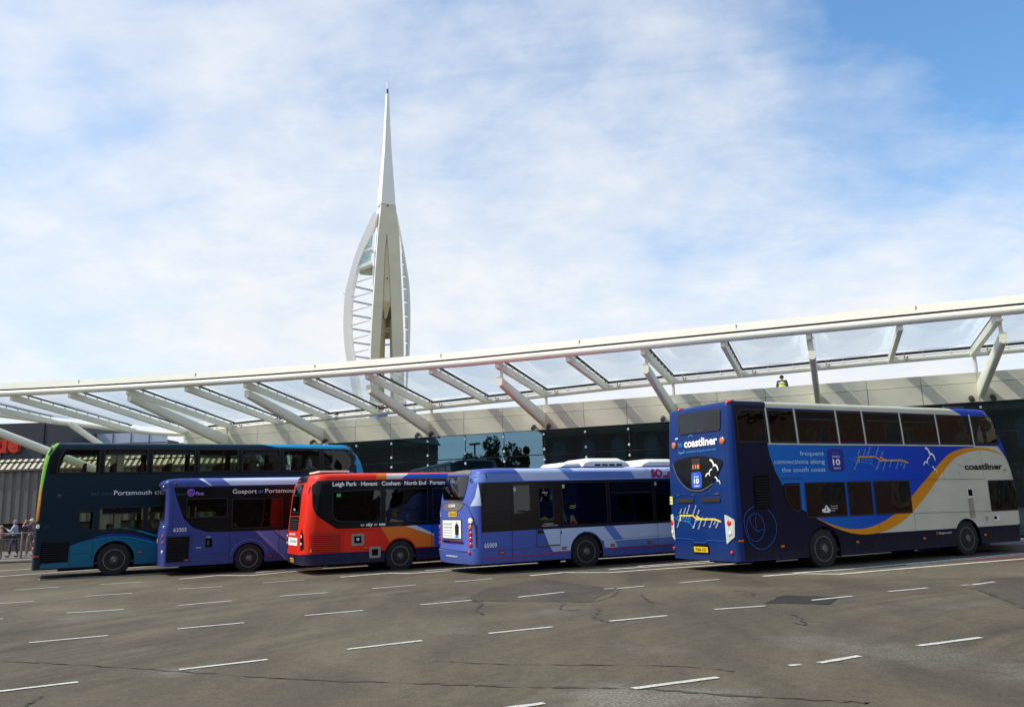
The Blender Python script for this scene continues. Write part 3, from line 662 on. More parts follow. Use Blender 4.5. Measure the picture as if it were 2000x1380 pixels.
# ================================================================== teal double decker (left)
TD = paint('dark_teal_paint', (0.003, 0.019, 0.034), dirt=0.08); TL = paint('teal_paint', (0.005, 0.145, 0.26)); CY = paint('cyan_paint', (0.012, 0.32, 0.60)); RY = paint('royal_blue_paint', (.006, .05, .35))
b = Bus('double_decker_bus', 'dark teal double decker bus with green rear edge, lettered Portsmouth city, leftmost of the row', 10.1, 2.5,
        [(0.28, -.07, 10.18, 0, .12, .35), (1.7, -.05, 10.25, 0, .12, .35), (2.69, 0, 10.25, 0, .12, .4), (3.1, .03, 10.18, .01, .14, .5), (3.4, .06, 10.10, .02, .14, .5), (3.65, .10, 9.97, .03, .16, .5), (3.85, .17, 9.78, .04, .18, .5)],
        (-14.291, 25.272), 61.7, TD, 4.06, rtop=.2, bow=.03, crown=.05)
B5 = b; b.arches = [(2.12, .48, .56), (7.75, .48, .54)]
lo = catmull([(.87, .93), (1.24, 1.07), (1.72, 1.14), (2.22, 1.13), (2.90, 1.02), (3.4, .88), (4.4, .68), (6, .62), (9, .62)], 4)
b.patch('teal_panel', [(.12, .32), (.16, .45), (.83, .48)]+lo+[(9.0, .32)]+b.skirt(.12, 9.0, .32)[::-1][1:-1], TL, off=.002)
b.patch('cyan_panel', [(6.48, 4.05), (7.0, 3.93), (8.5, 3.90), (9.3, 3.88), (9.62, 3.72), (9.75, 3.4), (9.6, 3.1), (9.35, 3.0), (9.3, 2.2), (9.3, .4), (10.15, .4), (10.23, 1.7), (10.22, 2.7), (10.15, 3.1), (10.06, 3.4), (9.94, 3.65), (9.75, 3.85), (9.4, 4.03)], CY, off=.0025)
b.patch('green_edge', [(-.06, 1.7), (.03, 1.7), (.06, 2.6), (.13, 3.2), (.2, 3.65), (.36, 3.9), (.44, 4.04), (.36, 4.04), (.1, 3.75), (-.04, 3.0)],
        ramp_paint('green_to_amber_paint', 'Z', [(.3, (.03, .008, .03)), (1.6, (.03, .008, .02)), (1.72, (.30, .10, .01)), (2.2, (.55, .22, .02)), (2.6, (.45, .30, .03)), (2.8, (.16, .42, .03)), (4.06, (.22, .55, .05))], True), off=.004)
b.patch('rear_panel', [(.10, .30), (2.40, .30), (2.40, 3.9), (.10, 3.9)], MATS['green_to_amber_paint'], 'rear', off=.003)
for s0, w, m in (([(1.74, 1.37), (2.0, 1.42), (2.21, 1.42), (2.55, 1.37), (2.89, 1.28), (3.27, 1.15), (4, .95)], .035, CY), ([(1.40, 1.11), (1.65, 1.19), (1.88, 1.225), (2.38, 1.22), (2.9, 1.10), (3.28, .97), (4, .75)], .05, RY), ([(1.5, 1.12), (1.9, 1.165), (2.38, 1.15), (2.9, 1.04), (3.28, .92), (4, .72)], .03, CY)):
    c = catmull(s0, 5); b.strokes('swoosh', [(c, [w*min(1, .15+k/12) for k in range(len(c))])], m, off=.0035)
xs = [(.25, 1.59), (1.69, 2.96), (3.07, 4.38), (4.47, 5.74), (5.85, 7.12), (7.21, 8.50), (8.60, 9.72)]
b.patch('window_band', rnd([(.22, 3.09), (9.70, 3.06), (9.78, 3.89), (.22, 3.89)], [.02, .2, .4, .35]), M['gloss'], off=.004, holes=[inset([(x0, 3.11), (x1, 3.11), (x1, 3.87), (x0, 3.87)], .04)[::-1] for x0, x1 in xs[1:-1]]+[inset([(.42, 3.11), (1.59, 3.11), (1.59, 3.87), (.62, 3.87)], .04)[::-1], inset([(8.6, 3.11), (9.45, 3.11), (9.6, 3.3), (9.55, 3.72), (9.3, 3.84), (8.6, 3.84)], .04)[::-1]])
for i, (x0, x1) in enumerate(xs):
    pl = [(x0, 3.11), (x1, 3.11), (x1, 3.87), (x0, 3.87)]
    if i == 0: pl = [(.40, 3.11), (1.59, 3.11), (1.59, 3.87), (.60, 3.87), (.46, 3.6)]
    if i == 6: pl = rnd([(8.6, 3.10), (9.5, 3.09), (9.68, 3.45), (9.42, 3.85), (8.6, 3.87)], [.02, .2, .2, .2, .02])
    b.window(pl, M['g_mid'], bar=3.70 if i in (1, 2, 4) else None)
b.window(rnd([(1.07, 1.97), (1.08, 1.66), (1.22, 1.45), (1.49, 1.37), (1.51, 1.97)], .05), M['g_mid'])
for x0, x1 in ((1.63, 2.91), (2.99, 4.3), (4.38, 5.6), (5.7, 7.0)): b.window(rnd([(x0, 1.33), (x1, 1.33), (x1, 2.07), (x0, 2.07)], .03), M['g_mid'], bar=1.86 if x0 < 5 else None)
b.window(rnd([(8.4, 1.2), (9.75, 1.2), (9.8, 2.2), (8.4, 2.2)], .04), M['g_mid'], name='driver_window')
b.patch('engine_grille', [(.13, .50), (.86, .48), (.88, 1.06), (.13, 1.08)], M['matblack'], off=.004); b.strokes('grille_slats', [([(.16, .56+.06*k), (.84, .55+.06*k)], .012) for k in range(9)], M['black'], off=.007)
b.text('sail into', 1.38, 2.43, .13, M['dimtx'], width=.58); b.text('Portsmouth city centre', 2.02, 2.43, .15, M['ltx'], width=2.15)
b.text('free', 7.30, 3.27, .05, M['ltx'], off=.012); b.text('WiFi', 7.30, 3.18, .06, M['ltx'], off=.012)
b.lamp(.53, 2.43, .04, M['black'], 'near', 'camera_dome', M['rimlip']); b.marker([(2.83, .67)], M['amber']); b.marker([(.02, .68)], M['red'], w=.13)
b.text('8', -.02, 1.50, .12, M['ltx'], bold=.03, off=.012); b.text('GSR76', .14, 1.50, .05, M['dimtx'], width=.19)
b.strokes('panel_seams', [([(.90, .33), (.90, .9)], .01), ([(1.5, .4), (1.5, 1.1)], .01), ([(.92, .72), (1.48, .72)], .008), ([(1.0, 2.0), (1.0, 3.1)], .006), ([(3.3, 2.2), (3.3, 3.05)], .006)], M['shadowgap'], off=.005)
b.lamp(.16, 1.1, .05, M['red']); b.lamp(.16, .9, .05, M['amber']); b.window(rnd([(.4, 3.2), (2.1, 3.2), (2.1, 3.8), (.4, 3.8)], .08), M['g_rear'], 'rear', fw=.04)
MB().box(b.P(9.0, 1.2, 4.13), (.14, .3, .05)).build('roof_beacon', M['white'], b.root, bevel=.01)
b.finish(.28, (.40, 2.28), wheel_r=.49, rim_r=.30, seat_m=mat('maroon_seat_fabric', (.10, .03, .04), .9, var=.4, scale=40))

# ================================================================== violet single decker, dark band, lettered Gosport
VB = paint('violet_blue_paint', (0.044, 0.066, 0.27)); VM = paint('mid_violet_blue_paint', (.12, .18, .50)); VL = paint('pale_lilac_paint', (.64, .72, .94)); VK = paint('pinkish_grey_violet_paint', (.24, .24, .50))
b = Bus('single_decker_bus', 'violet blue single decker bus lettered Gosport or Portsmouth, between the teal and the red bus', 9.5, 2.45,
        [(0.27, .0, 9.4, 0, .14, .3), (1.2, -.02, 9.48, 0, .14, .3), (1.5, .04, 9.45, 0, .15, .3), (2.55, .06, 9.3, .02, .15, .3), (2.68, -.02, 9.2, .03, .16, .3)],
        (-10.446, 25.102), 62.6, VB, 2.85, rtop=.15, bow=.04, crown=.05)
b.arches = [(2.46, .40, .47), (7.6, .40, .46)]
band = [(.23, 2.585), (.32, 2.28), (.42, 1.98), (.55, 1.64), (.81, 1.38), (1.2, 1.235), (1.5, 1.22), (8.6, 1.20), (8.9, 2.6)]
w1 = rnd([(.62, 1.66), (1.80, 1.66), (1.80, 2.24), (.60, 2.24)], .04); w2 = rnd([(1.92, 1.30), (3.46, 1.30), (3.46, 2.20), (1.92, 2.20)], .04); ws = [w1, w2]+[rnd([(x, 1.30), (x+1.4, 1.30), (x+1.4, 2.20), (x, 2.20)], .04) for x in (3.66, 5.16, 6.66)]
b.patch('window_band', band, M['gloss'], off=.003, holes=[inset(w, .03)[::-1] for w in ws])
for i, w in enumerate(ws): b.window(w, M['g_dark'] if i else M['g_mid'], fw=.02)
b.patch('roof_stripe', [(.94, 2.83), (1.06, 2.83), (1.34, 2.615), (1.25, 2.615)], VL, off=.003)
b.patch('roof_stripe', [(1.08, 2.83), (1.60, 2.83), (1.84, 2.615), (1.36, 2.615)], VM, off=.003)
b.patch('roof_panel', [(1.62, 2.83), (9.0, 2.83), (9.0, 2.615), (1.86, 2.615)], VL, off=.003)
b.patch('stripe_panel', [(2.74, 1.20), (3.17, 1.20), (3.36, 1.0), (3.36, .56)], VM, off=.003); b.patch('stripe_panel', [(2.63, 1.20), (2.74, 1.20), (3.66, .28), (3.57, .28)], VK, off=.003); b.patch('stripe_panel', [(3.19, 1.20), (3.8, 1.20), (3.8, .7)], VK, off=.0034); b.patch('stripe_panel', [(3.37, .98), (3.8, .67), (3.8, .3), (3.66, .3), (3.37, .54)], VM, off=.003)
b.text('from', .32, 2.34, .075, M['dimtx'], width=.24); b.text('First', .86, 2.335, .10, mat('lilac_lettering', (.35, .22, .65), .4), width=.23, bold=.03)
q = b.patch('logo', circ((.725, 2.415), .115, 22), mat('purple_logo_vinyl', (.22, .08, .55), .4), off=.005); b.strokes('logo_mark', [([(.64, 2.36), (.72, 2.44), (.80, 2.45)], .025), ([(.72, 2.32), (.76, 2.40), (.82, 2.42)], .02)], M['gloss'], off=.007, parent=q)
b.text('Gosport', 1.93, 2.36, .135, M['ltx'], width=.72); b.text('or', 2.70, 2.36, .135, mat('bright_blue_lettering', (.08, .22, .55), .4), width=.17); b.text('Portsmouth', 2.91, 2.36, .135, M['ltx'], width=1.05)
b.text('63305', .27, 1.275, .115, M['ltx'], width=.36)
b.patch('engine_grille', [(.10, .41), (.71, .41), (.72, 1.12), (.11, 1.12)], M['matblack'], off=.004); b.strokes('grille_mesh', [([(.13, .46+.05*k), (.69, .46+.05*k)], .01) for k in range(13)], M['black'], off=.007)
b.strokes('grille_edge', [([(.08, .39), (.735, .39), (.745, 1.15), (.09, 1.15), (.08, .39)], .02)], mat('dark_violet_edge', (.02, .02, .12), .4))
q = b.patch('filler_recess', rnd([(1.18, .78), (1.37, .78), (1.37, 1.04), (1.18, 1.04)], .02), M['matblack'], off=.005); b.strokes('filler_cap', [([(1.26, .84), (1.26, .98)], .05)], M['rim'], off=.009, parent=q)
b.text('DIESEL', 1.2, 1.07, .03, M['ltx']); b.text('ENGINE', .92, .77, .03, M['ltx'])
b.strokes('wheel_arch_lip', [(arc((2.46, .40), .56, 8, 172), .02)], VM, off=.005)
b.strokes('panel_seams', [([(.235, 2.1), (.24, 1.18)], .008), ([(1.87, 1.2), (1.88, .3)], .01), ([(.8, .3), (.8, 1.12)], .008), ([(.8, .58), (1.86, .58)], .008), ([(3.36, 1.2), (3.35, .35)], .01), ([(.2, 1.15), (1.1, 1.19)], .006)], M['shadowgap'], off=.006)
b.marker([(.65, .44), (3.10, .44)], M['red'])
b.lamp(.30, 2.66, .045, M['black'], 'near', 'camera_dome', M['rimlip'])
b.window(rnd([(.30, 1.60), (2.15, 1.60), (2.15, 2.52), (.30, 2.52)], .1), M['g_rear'], 'rear', fw=.03)
for z, m in ((1.15, M['red']), (.96, M['red']), (.70, M['whitelamp'])): b.lamp(.12, z, .055, m); b.lamp(2.33, z, .055, m)
b.strokes('bumper_seam', [([(.05, .80), (.3, .74), (2.1, .74)], .02)], M['shadowgap'], 'rear'); b.patch('number_plate', [(1.0, .95), (1.5, .95), (1.5, 1.06), (1.0, 1.06)], M['plate_y'], 'rear', off=.008)
b.lamp(.5, 2.62, .03, M['whitelamp'], name='marker_lamp'); b.lamp(.2, 1.42, .04, M['whitelamp'], name='reversing_lamp')
b.finish(.27, (.38,), wheel_r=.44, rim_r=.265); B2 = b

# ================================================================== red single decker
RD = paint('bright_red_paint', (0.78, 0.026, 0.008)); NV2 = paint('dark_blue_skirt_paint', (.006, .010, .055)); OG = paint('bright_orange_paint', (.82, .19, .015)); BB = paint('bright_blue_paint', (.005, .10, .55)); WH = paint('off_white_paint', (.65, .68, .66))
b = Bus('single_decker_bus', 'red single decker bus with orange and blue stripes under the words Leigh Park Havant', 10.5, 2.45,
        [(0.27, -.02, 10.4, 0, .38, .3), (.56, -.06, 10.45, 0, .40, .3), (1.2, -.05, 10.45, 0, .40, .3), (1.7, .0, 10.4, .0, .42, .3), (2.2, .05, 10.3, .01, .42, .3), (2.5, .12, 10.2, .02, .42, .3), (2.63, .19, 10.1, .03, .42, .3)],
        (-5.847, 23.596), 62.58, RD, 2.8, rtop=.14, bow=.04, crown=.05)
b.arches = [(2.74, .40, .49), (8.2, .40, .47)]
b.patch('skirt_panel', [(-.1, .57), (1.03, .58), (2.28, .58), (3.3, .60), (9.9, .60), (10.1, .273), (0, .273)], NV2, off=.002)
b.patch('skirt_panel', [(.05, .273), (2.4, .273), (2.4, .55), (.05, .55)], NV2, 'rear', off=.002)
bl = rnd([(.17, 2.45), (.18, 1.90), (.25, 1.64), (.84, 1.235), (9.6, 1.26), (9.6, 2.60), (.28, 2.59)], [.1, .08, .12, .05, .05, .05, .12])
w1 = rnd([(.72, 1.45), (2.15, 1.38), (2.15, 2.31), (.72, 2.29)], [.25, .03, .03, .03]); w2 = rnd([(2.27, 1.36), (3.60, 1.34), (3.60, 2.33), (2.27, 2.33)], .03); ws = [w1, w2]+[rnd([(x, 1.36), (x+1.35, 1.36), (x+1.35, 2.33), (x, 2.33)], .03) for x in (3.75, 5.2, 6.65)]
b.patch('window_band', bl, M['gloss'], off=.003, holes=[inset(w, .03)[::-1] for w in ws])
for w in ws: b.window(w, M['g_dark'], fw=.02)
b.patch('exit_sticker', [(.84, 2.12), (.96, 2.12), (.96, 2.22), (.84, 2.22)], mat('green_exit_sticker', (.05, .45, .15), .4), off=.012)
up = [(2.13, 1.245), (2.28, 1.02), (2.41, .80)]
b.patch('orange_panel', [(2.13, 1.24), (2.40, .82)]+[(2.74+.53*math.cos(R(a)), .40+.53*math.sin(R(a))) for a in range(130, 24, -8)]+[(3.78, .61), (3.78, .93), (3.70, .95), (3.3, 1.12), (2.89, 1.24)], OG, off=.0025)
b.patch('white_stripe', [(2.89, 1.24), (3.21, 1.25), (3.5, 1.12), (3.78, .98), (3.78, .93), (3.3, 1.10)], WH, off=.0028); b.patch('blue_panel', [(3.21, 1.25), (9.8, 1.25), (9.8, .61), (3.78, .61), (3.78, .98), (3.5, 1.12)], BB, off=.0025)
b.patch('roof_stripe', [(2.05, 2.77), (2.36, 2.77), (2.31, 2.61), (2.0, 2.61)], OG, off=.0025); b.patch('roof_stripe', [(2.36, 2.77), (3.05, 2.77), (2.79, 2.61), (2.31, 2.61)], WH, off=.0025); b.patch('roof_panel', catmull([(2.79, 2.61), (2.9, 2.69), (3.1, 2.75)], 4)+[(9.8, 2.77), (9.8, 2.61)], BB, off=.0025)
x = .72
for t, w in (('Leigh Park', .71), ('Havant', .49), ('Cosham', .58), ('North End', .68), ('Portsmouth', .80)):
    b.text(t, x, 2.43, .115, M['ltx'], width=w, bold=.028, off=.009); x += w+.125; b.patch('bullet', circ((x-.065, 2.475), .022, 10), mat('blue_bullet', (.03, .12, .5), .4), off=.006)
b.text('to', 1.53, 1.285, .085, M['ltx'], width=.11, slant=.2, off=.012); b.text('city', 1.69, 1.285, .09, M['ltx'], width=.20, slant=.2, bold=.03, off=.012); b.text('or', 1.93, 1.285, .085, M['ltx'], width=.11, slant=.2, off=.012); b.text('sea', 2.08, 1.285, .09, M['ltx'], width=.19, slant=.2, bold=.03, off=.012)
b.strokes('engine_grille', [([(.13, .62+.0555*k), (.95, .61+.0555*k)], .024) for k in range(9)], mat('dark_red_slot', (.06, .004, .003), .7), off=.004)
b.strokes('grille_edge', [([(.10, .58), (.98, .58), (.98, 1.12), (.11, 1.12), (.10, .58)], .008)], mat('dark_red_slot', (.06, .004, .003), .7))
for x0, z0, x1, z1, lp in ((1.27, .75, 1.64, 1.08, 1), (1.79, .385, 2.13, .70, 0)):
    q = b.patch('filler_frame', rnd([(x0, z0), (x1, z0), (x1, z1), (x0, z1)], .04), mat('taupe_plastic', (.30, .25, .22), .5), off=.008)
    b.patch('filler_recess', [(x0+.08, z0+.07), (x1-.08, z0+.07), (x1-.08, z1-.07), (x0+.08, z1-.07)], M['matblack'], off=.011, parent=q)
    if lp: b.patch('filler_cap', circ(((x0+x1)/2, (z0+z1)/2+.01), .045, 12), mat('pale_blue_cap', (.45, .65, .72), .4), off=.015, parent=q)
b.marker([(1.68, .68)], M['amber']); b.marker([(.14, .67)], M['amber'], w=.05, h=.10)
b.strokes('panel_seams', [([(1.04, .30), (1.04, 1.2)], .008), ([(3.72, 1.24), (3.71, .61)], .02), ([(2.13, .62), (2.13, 1.2)], .006), ([(.1, 1.17), (2.1, 1.17)], .006)], M['shadowgap'], off=.006)
f = b.fix
q = b.patch('rear_glass', [(.72, 1.64), (1.90, 1.64), (1.84, 2.52), (.78, 2.52)], M['gloss'], 'rear', off=.005)
b.window(rnd([(.82, 1.72), (1.80, 1.72), (1.76, 2.44), (.86, 2.44)], .06), M['g_dark'], 'rear', fw=.02, off=.008)
b.patch('roof_glass', rnd([(.62, 2.56), (1.95, 2.56), (1.85, 2.78), (.75, 2.78)], .04), M['gloss'], 'rear', off=.006)
b.patch('rear_grille', rnd([(.74, 1.22), (1.88, 1.22), (1.90, 1.61), (.72, 1.61)], .05), M['matblack'], 'rear', off=.005); b.strokes('grille_slats', [([(.78, 1.27+.06*k), (1.85, 1.27+.06*k)], .015) for k in range(5)], M['rim'], 'rear', .008)
b.text('stagecoach', 1.75, 1.09, .07, M['ltx'], 'rear', width=.8, bold=.02)
q = b.patch('advert_plate', [(.72, .80), (1.90, .80), (1.90, 1.02), (.72, 1.02)], M['ltx'], 'rear', off=.006); b.strokes('blurred_print', [([(1.62-.14*k, .90), (1.52-.14*k, .93)], .07) for k in range(6)], mat('grey_lettering', (.4, .5, .5), .5), 'rear', .008, q)
q = b.patch('number_plate', [(1.15, .33), (1.62, .33), (1.62, .45), (1.15, .45)], M['plate_y'], 'rear', off=.008); b.text('SN16 ORT', 1.58, .35, .08, M['ink'], 'rear', width=.38, off=.01, parent=q)
b.text('Clean', 1.45, 1.78, .08, M['ltx'], 'rear', off=.013); b.text('09', 1.75, 2.28, .12, mat('amber_lettering', (.45, .35, .2), .5), 'rear', off=.013); b.text('20', 1.2, 2.24, .10, M['dimtx'], 'rear', off=.013)
for sgn, yy in ((1, .36), (-1, 2.45-.36)):
    q = b.patch('lamp_cluster', rnd([(yy-.13*sgn, .72), (yy+.05*sgn, .66), (yy+.10*sgn, .95), (yy+.02*sgn, 1.28), (yy-.10*sgn, 1.10)], .04), M['gloss'], 'rear', off=.006)
    for z in (.85, 1.05): b.lamp(yy, z, .042, M['whitelamp'], rim=M['red'])
for p_ in ((.25, 2.35), (2.2, 2.35)): b.strokes('grab_handle', [([(p_[0], p_[1]-.1), (p_[0], p_[1]+.1)], .03)], M['black'], 'rear')
MB().box(b.P(.95, 1.25, 2.87), (.9, 1.2, .05)).build('roof_hatch', M['white'], b.root, bevel=.015)
b.finish(.27, (.38,), wheel_r=.45, rim_r=.265); B3 = b

# ================================================================== violet and lilac single decker with roof pods
V4 = paint('violet_paint', (0.075, 0.120, 0.45)); V4M = paint('mid_lilac_paint', (.14, .25, .62)); V4L = paint('light_lilac_paint', (.56, .65, .90)); PK = mat('magenta_vinyl', (.40, .02, .14), .4); BR = paint('brown_black_panel', (.014, .009, .007), .25, .1)
b = Bus('single_decker_bus', 'violet and pale lilac single decker bus with white roof pods, numbered 65009', 10.5, 2.5,
        [(0.26, .03, 10.4, 0, .30, .3), (.58, -.02, 10.45, 0, .30, .3), (.66, .02, 10.45, 0, .30, .3), (1.6, .03, 10.4, 0, .30, .3), (2.0, .08, 10.35, .01, .32, .3), (2.4, .17, 10.2, .02, .34, .3), (2.56, .22, 10.1, .03, .34, .3)],
        (-1.172, 22.066), 62.667, V4, 2.73, rtop=.15, bow=.10, crown=.05)
b.arches = [(3.46, .42, .52), (8.9, .42, .5)]
b.patch('roof_panel', [(.16, 2.58), (1.42, 2.58), (1.57, 2.385), (.20, 2.35)], V4M, off=.002); b.patch('roof_panel', [(1.33, 2.71), (10, 2.71), (10, 2.40), (1.57, 2.385), (1.42, 2.57)], V4L, off=.0022)
b.patch('roof_stripe', [(2.69, 2.71), (3.07, 2.71), (3.17, 2.62), (5.08, 2.61), (5.22, 2.405), (3.00, 2.40)], V4M, off=.003)
b.text('plusbus', 5.6, 2.63, .035, M['ink']); b.text('SOLENT', 5.80, 2.43, .22, PK, width=1.15, bold=.07)
b.patch('window_band', [(.27, 1.07), (10, 1.13), (10, 2.38), (.27, 2.35)], BR, off=.003, holes=[[(1.24, 1.5), (1.24, 2.24), (1.70, 2.24), (1.70, 1.5)], [(2.02, 1.34), (2.02, 2.16), (2.41, 2.16), (2.41, 1.34)], [(2.76, 1.18), (2.76, 2.28), (4.16, 2.28), (4.16, 1.18)], [(4.30, 1.18), (4.30, 2.30), (5.76, 2.30), (5.76, 1.18)], [(5.9, 1.18), (5.9, 2.30), (7.3, 2.30), (7.3, 1.18)], [(7.5, 1.18), (7.5, 2.30), (8.9, 2.30), (8.9, 1.18)]])
b.strokes('louvre', [([(.32, 1.32+.052*k), (1.06, 1.32+.052*k)], .016) for k in range(19)], M['black'], off=.007)
b.strokes('louvre_frame', [([(.29, 1.27), (1.08, 1.27), (1.09, 2.32), (.30, 2.32), (.29, 1.27)], .02)], M['black'], off=.006)
b.window([(1.20, 1.46), (1.75, 1.46), (1.75, 2.29), (1.20, 2.29)], M['g_dark'], fw=.03); b.window([(1.98, 1.30), (2.45, 1.30), (2.45, 2.20), (1.98, 2.20)], M['g_dark'], fw=.03)
for x0, x1 in ((2.72, 4.20), (4.27, 5.80), (5.86, 7.34), (7.46, 8.94)): b.window([(x0, 1.14), (x1, 1.14), (x1, 2.33), (x0, 2.33)], M['g_dark'], fw=.03, bar=2.0 if 4 < x0 < 5 else None)
for x, z in ((1.23, 2.20), (2.75, 2.26), (5.88, 2.28)): b.patch('sticker', [(x, z-.10), (x+.07, z-.10), (x+.07, z+.0), (x, z)], mat('pale_green_sticker', (.35, .6, .5), .5), off=.012)
b.text('EMERGENCY', 2.1, 2.03, .04, M['ltx'], off=.012, width=.18); b.text('IN EMERGENCY', 2.12, 1.20, .032, M['ltx'], off=.012); b.text('PULL HANDLE TO OPEN', 2.06, 1.15, .032, M['ltx'], off=.012)
b.patch('lilac_panel', [(2.10, 1.07), (10, 1.12), (10, .73), (4.05, .66), (3.93, .72), (3.80, .86), (3.62, .95), (3.40, .97), (3.2, .90), (3.03, .75), (2.95, .60), (2.93, .47), (2.38, .47), (2.27, .64)], V4L, off=.0025)
b.patch('mid_panel', [(4.04, .49), (4.02, .64), (10, .73), (10, .49)], V4M, off=.0025); b.patch('mid_panel', [(4.04, .49), (4.02, .66), (4.38, .68), (4.49, .49)], V4L, off=.0032)
b.patch('stripe_panel', [(4.03, 1.09), (4.36, 1.09), (4.68, .70), (4.38, .69)], V4M, off=.0036)
b.strokes('pink_line', [([(.27, .395), (2.95, .445)], .028), ([(4.05, .455), (10, .46)], .028)], PK, off=.004)
b.patch('light_corner', [(.06, 1.75), (.16, 2.0), (.25, 2.35), (.28, 1.75)], V4L, off=.0028)
b.text('65009', .33, .675, .115, M['ltx'], width=.36, bold=.012)
q = b.patch('door_panel_flap', [(1.92, .97), (2.11, .97), (2.10, 1.06), (1.92, 1.06)], M['gloss'], off=.006); b.strokes('flap_mark', [([(2.02, 1.02), (2.06, 1.01)], .02)], M['rimlip'], off=.009, parent=q)
b.strokes('panel_seams', [([(1.16, 1.07), (1.14, .28)], .010), ([(1.89, 1.07), (1.88, .62), (2.62, .63), (2.64, 1.09)], .012), ([(.3, .60), (1.85, .60)], .006), ([(4.1, .70), (8, .78)], .006), ([(.45, 2.6), (.46, 2.45)], .02), ([(5.9, .3), (5.9, 1.1)], .008)], M['shadowgap'], off=.006)
b.strokes('step_strip', [([(1.92, .645), (2.60, .65)], .022)], M['rimlip'], off=.008); b.strokes('door_handle', [([(2.65, 1.0), (2.65, .93)], .03)], M['black'], off=.02)
b.marker([(.83, .53), (2.73, .55), (4.31, .56), (5.58, .57)], M['amber'])
def fp(l): return [b.fix(*p) for p in l]
rg = [(1.80, 2.60), (1.94, 2.2), (1.90, 1.94), (1.42, 1.93), (.54, 1.89), (.36, 2.1), (.06, 2.54)]
b.window(rnd([b.fix(*p) for p in rg], .10), M['g_rear'], 'rear', fw=.02)
b.patch('roof_cap', rnd([b.fix(*p) for p in [(1.80, 2.63), (.02, 2.57), (-.10, 2.66), (.9, 2.76), (1.75, 2.72)]], .05), mat('grey_plastic', (.16, .14, .13), .5), 'rear', off=.006)
b.patch('badge_panel', catmull(fp([(1.94, 1.83), (1.5, 1.90), (1.0, 1.90), (.55, 1.84), (.66, 1.70), (1.0, 1.62), (1.45, 1.62), (1.80, 1.68)]), 4, True), mat('grey_plastic', (.16, .14, .13), .5), 'rear', off=.007)
def rt(st, y, z, h, y2, m, **k): a = b.fix(y, z); c = b.fix(y2, z); return b.text(st, a[0], a[1], h, m, 'rear', width=abs(a[0]-c[0]), **k)
rt('SCANIA', 1.52, 1.74, .075, 1.05, M['ltx'], off=.012, bold=.03)
q = b.patch('number_plate', fp([(.97, 1.48), (1.53, 1.48), (1.53, 1.61), (.97, 1.61)]), M['plate_y'], 'rear', off=.008); rt('YN54 NZE', 1.48, 1.505, .08, 1.0, M['ink'], off=.011, parent=q)
q = b.patch('poster_frame', fp([(.66, .88), (2.0, .88), (2.0, 1.42), (.66, 1.42)]), M['rim'], 'rear', off=.006); b.patch('poster', fp([(.70, .91), (1.96, .91), (1.96, 1.39), (.70, 1.39)]), M['ltx'], 'rear', off=.011, parent=q)
b.strokes('poster_print', [(fp([(1.90-.13*k, z), (1.80-.13*k, z)]), .045) for k in range(5) for z in (1.29, 1.20)]+[(fp([(1.90, z), (1.3, z)]), .015) for z in (1.12, 1.06, .98)], mat('grey_lettering', (.4, .5, .5), .5), 'rear', .015)
b.patch('poster_figure', rnd(fp([(.85, 1.0), (1.08, 1.0), (1.10, 1.22), (1.03, 1.30), (.90, 1.30), (.83, 1.22)]), .02), M['ink'], 'rear', off=.015); b.lamp(*b.fix(.97, 1.34), .025, mat('skin_print', (.55, .32, .24), .6), name='poster_figure'); b.patch('poster_figure', fp([(.86, .93), (1.08, .93), (1.06, 1.0), (.88, 1.0)]), SKY, 'rear', off=.0155)
b.strokes('boot_handle', [(fp([(2.0, .83), (.56, .82)]), .05)], M['chrome'], 'rear', .02)
for z, m in ((1.20, M['amber']), (1.04, M['red']), (.90, M['red']), (.76, M['red'])):
    for yy in (.14, 2.36): a = b.fix(yy, z) if yy < 1 else (2.30, z); b.lamp(a[0], a[1], .062, m)
a = b.fix(.10, 1.37); b.lamp(a[0], a[1], .075, M['ltx'], name='filler_cap', rim=M['rim']); b.lamp(*b.fix(.22, .56), .04, M['red'], name='reflector')
b.lamp(*b.fix(-.02, 2.42), .07, M['black'], name='vent', rim=V4M)
for st, y, z in (('65', 2.27, 1.56), ('009', 2.28, 1.49)): b.text(st, 2.20, z, .055, M['ltx'], 'rear', bold=.01)
rt('www.firstgroup.com', 1.74, .42, .055, .96, M['ltx'], bold=.02)
b.strokes('boot_seam', [(catmull(fp([(2.30, 1.68), (2.0, 1.80), (1.3, 1.88), (.5, 1.82), (.12, 1.62), (-.18, 1.25), (-.22, .72)]), 5), .02), (fp([(2.3, .68), (1.6, .60), (.4, .58), (-.2, .66)]), .012), (fp([(.1, 1.27), (-.2, 1.25)]), .01)], M['shadowgap'], 'rear', .006)
b.strokes('lamp_recess', [(fp([(.02, .70), (.0, 1.26)]), .20)], paint('dark_violet_paint', (.02, .025, .15)), 'rear', .003)
for pts in ([(3.05, 2.77), (3.2, 2.90), (3.7, 2.92), (3.74, 2.77)], [(3.77, 2.77), (3.86, 2.95), (4.06, 3.02), (5.10, 3.02), (5.34, 2.94), (5.48, 2.77)], [(5.86, 2.77), (5.94, 2.90), (6.15, 2.99), (7.0, 2.99), (7.1, 2.77)]):
    pm = MB(); pm.loft([[b.P(x, yy, z if e == 0 else 2.77+(z-2.77)*.6) for x, z in pts] for yy, e in ((.55, 1), (.70, 0), (1.8, 0), (1.95, 1))]); po = pm.build('roof_pod', M['white'], b.root, 50, bevel=.02)
    if pts[0][0] == 3.77:
        for k in range(4): MB().box(b.P(4.30+.25*k, .57, 2.82), (.20, .05, .05)).build('pod_vent', M['matblack'], po)
b.finish(.26, (.38,), wheel_r=.47, rim_r=.29); B4 = b

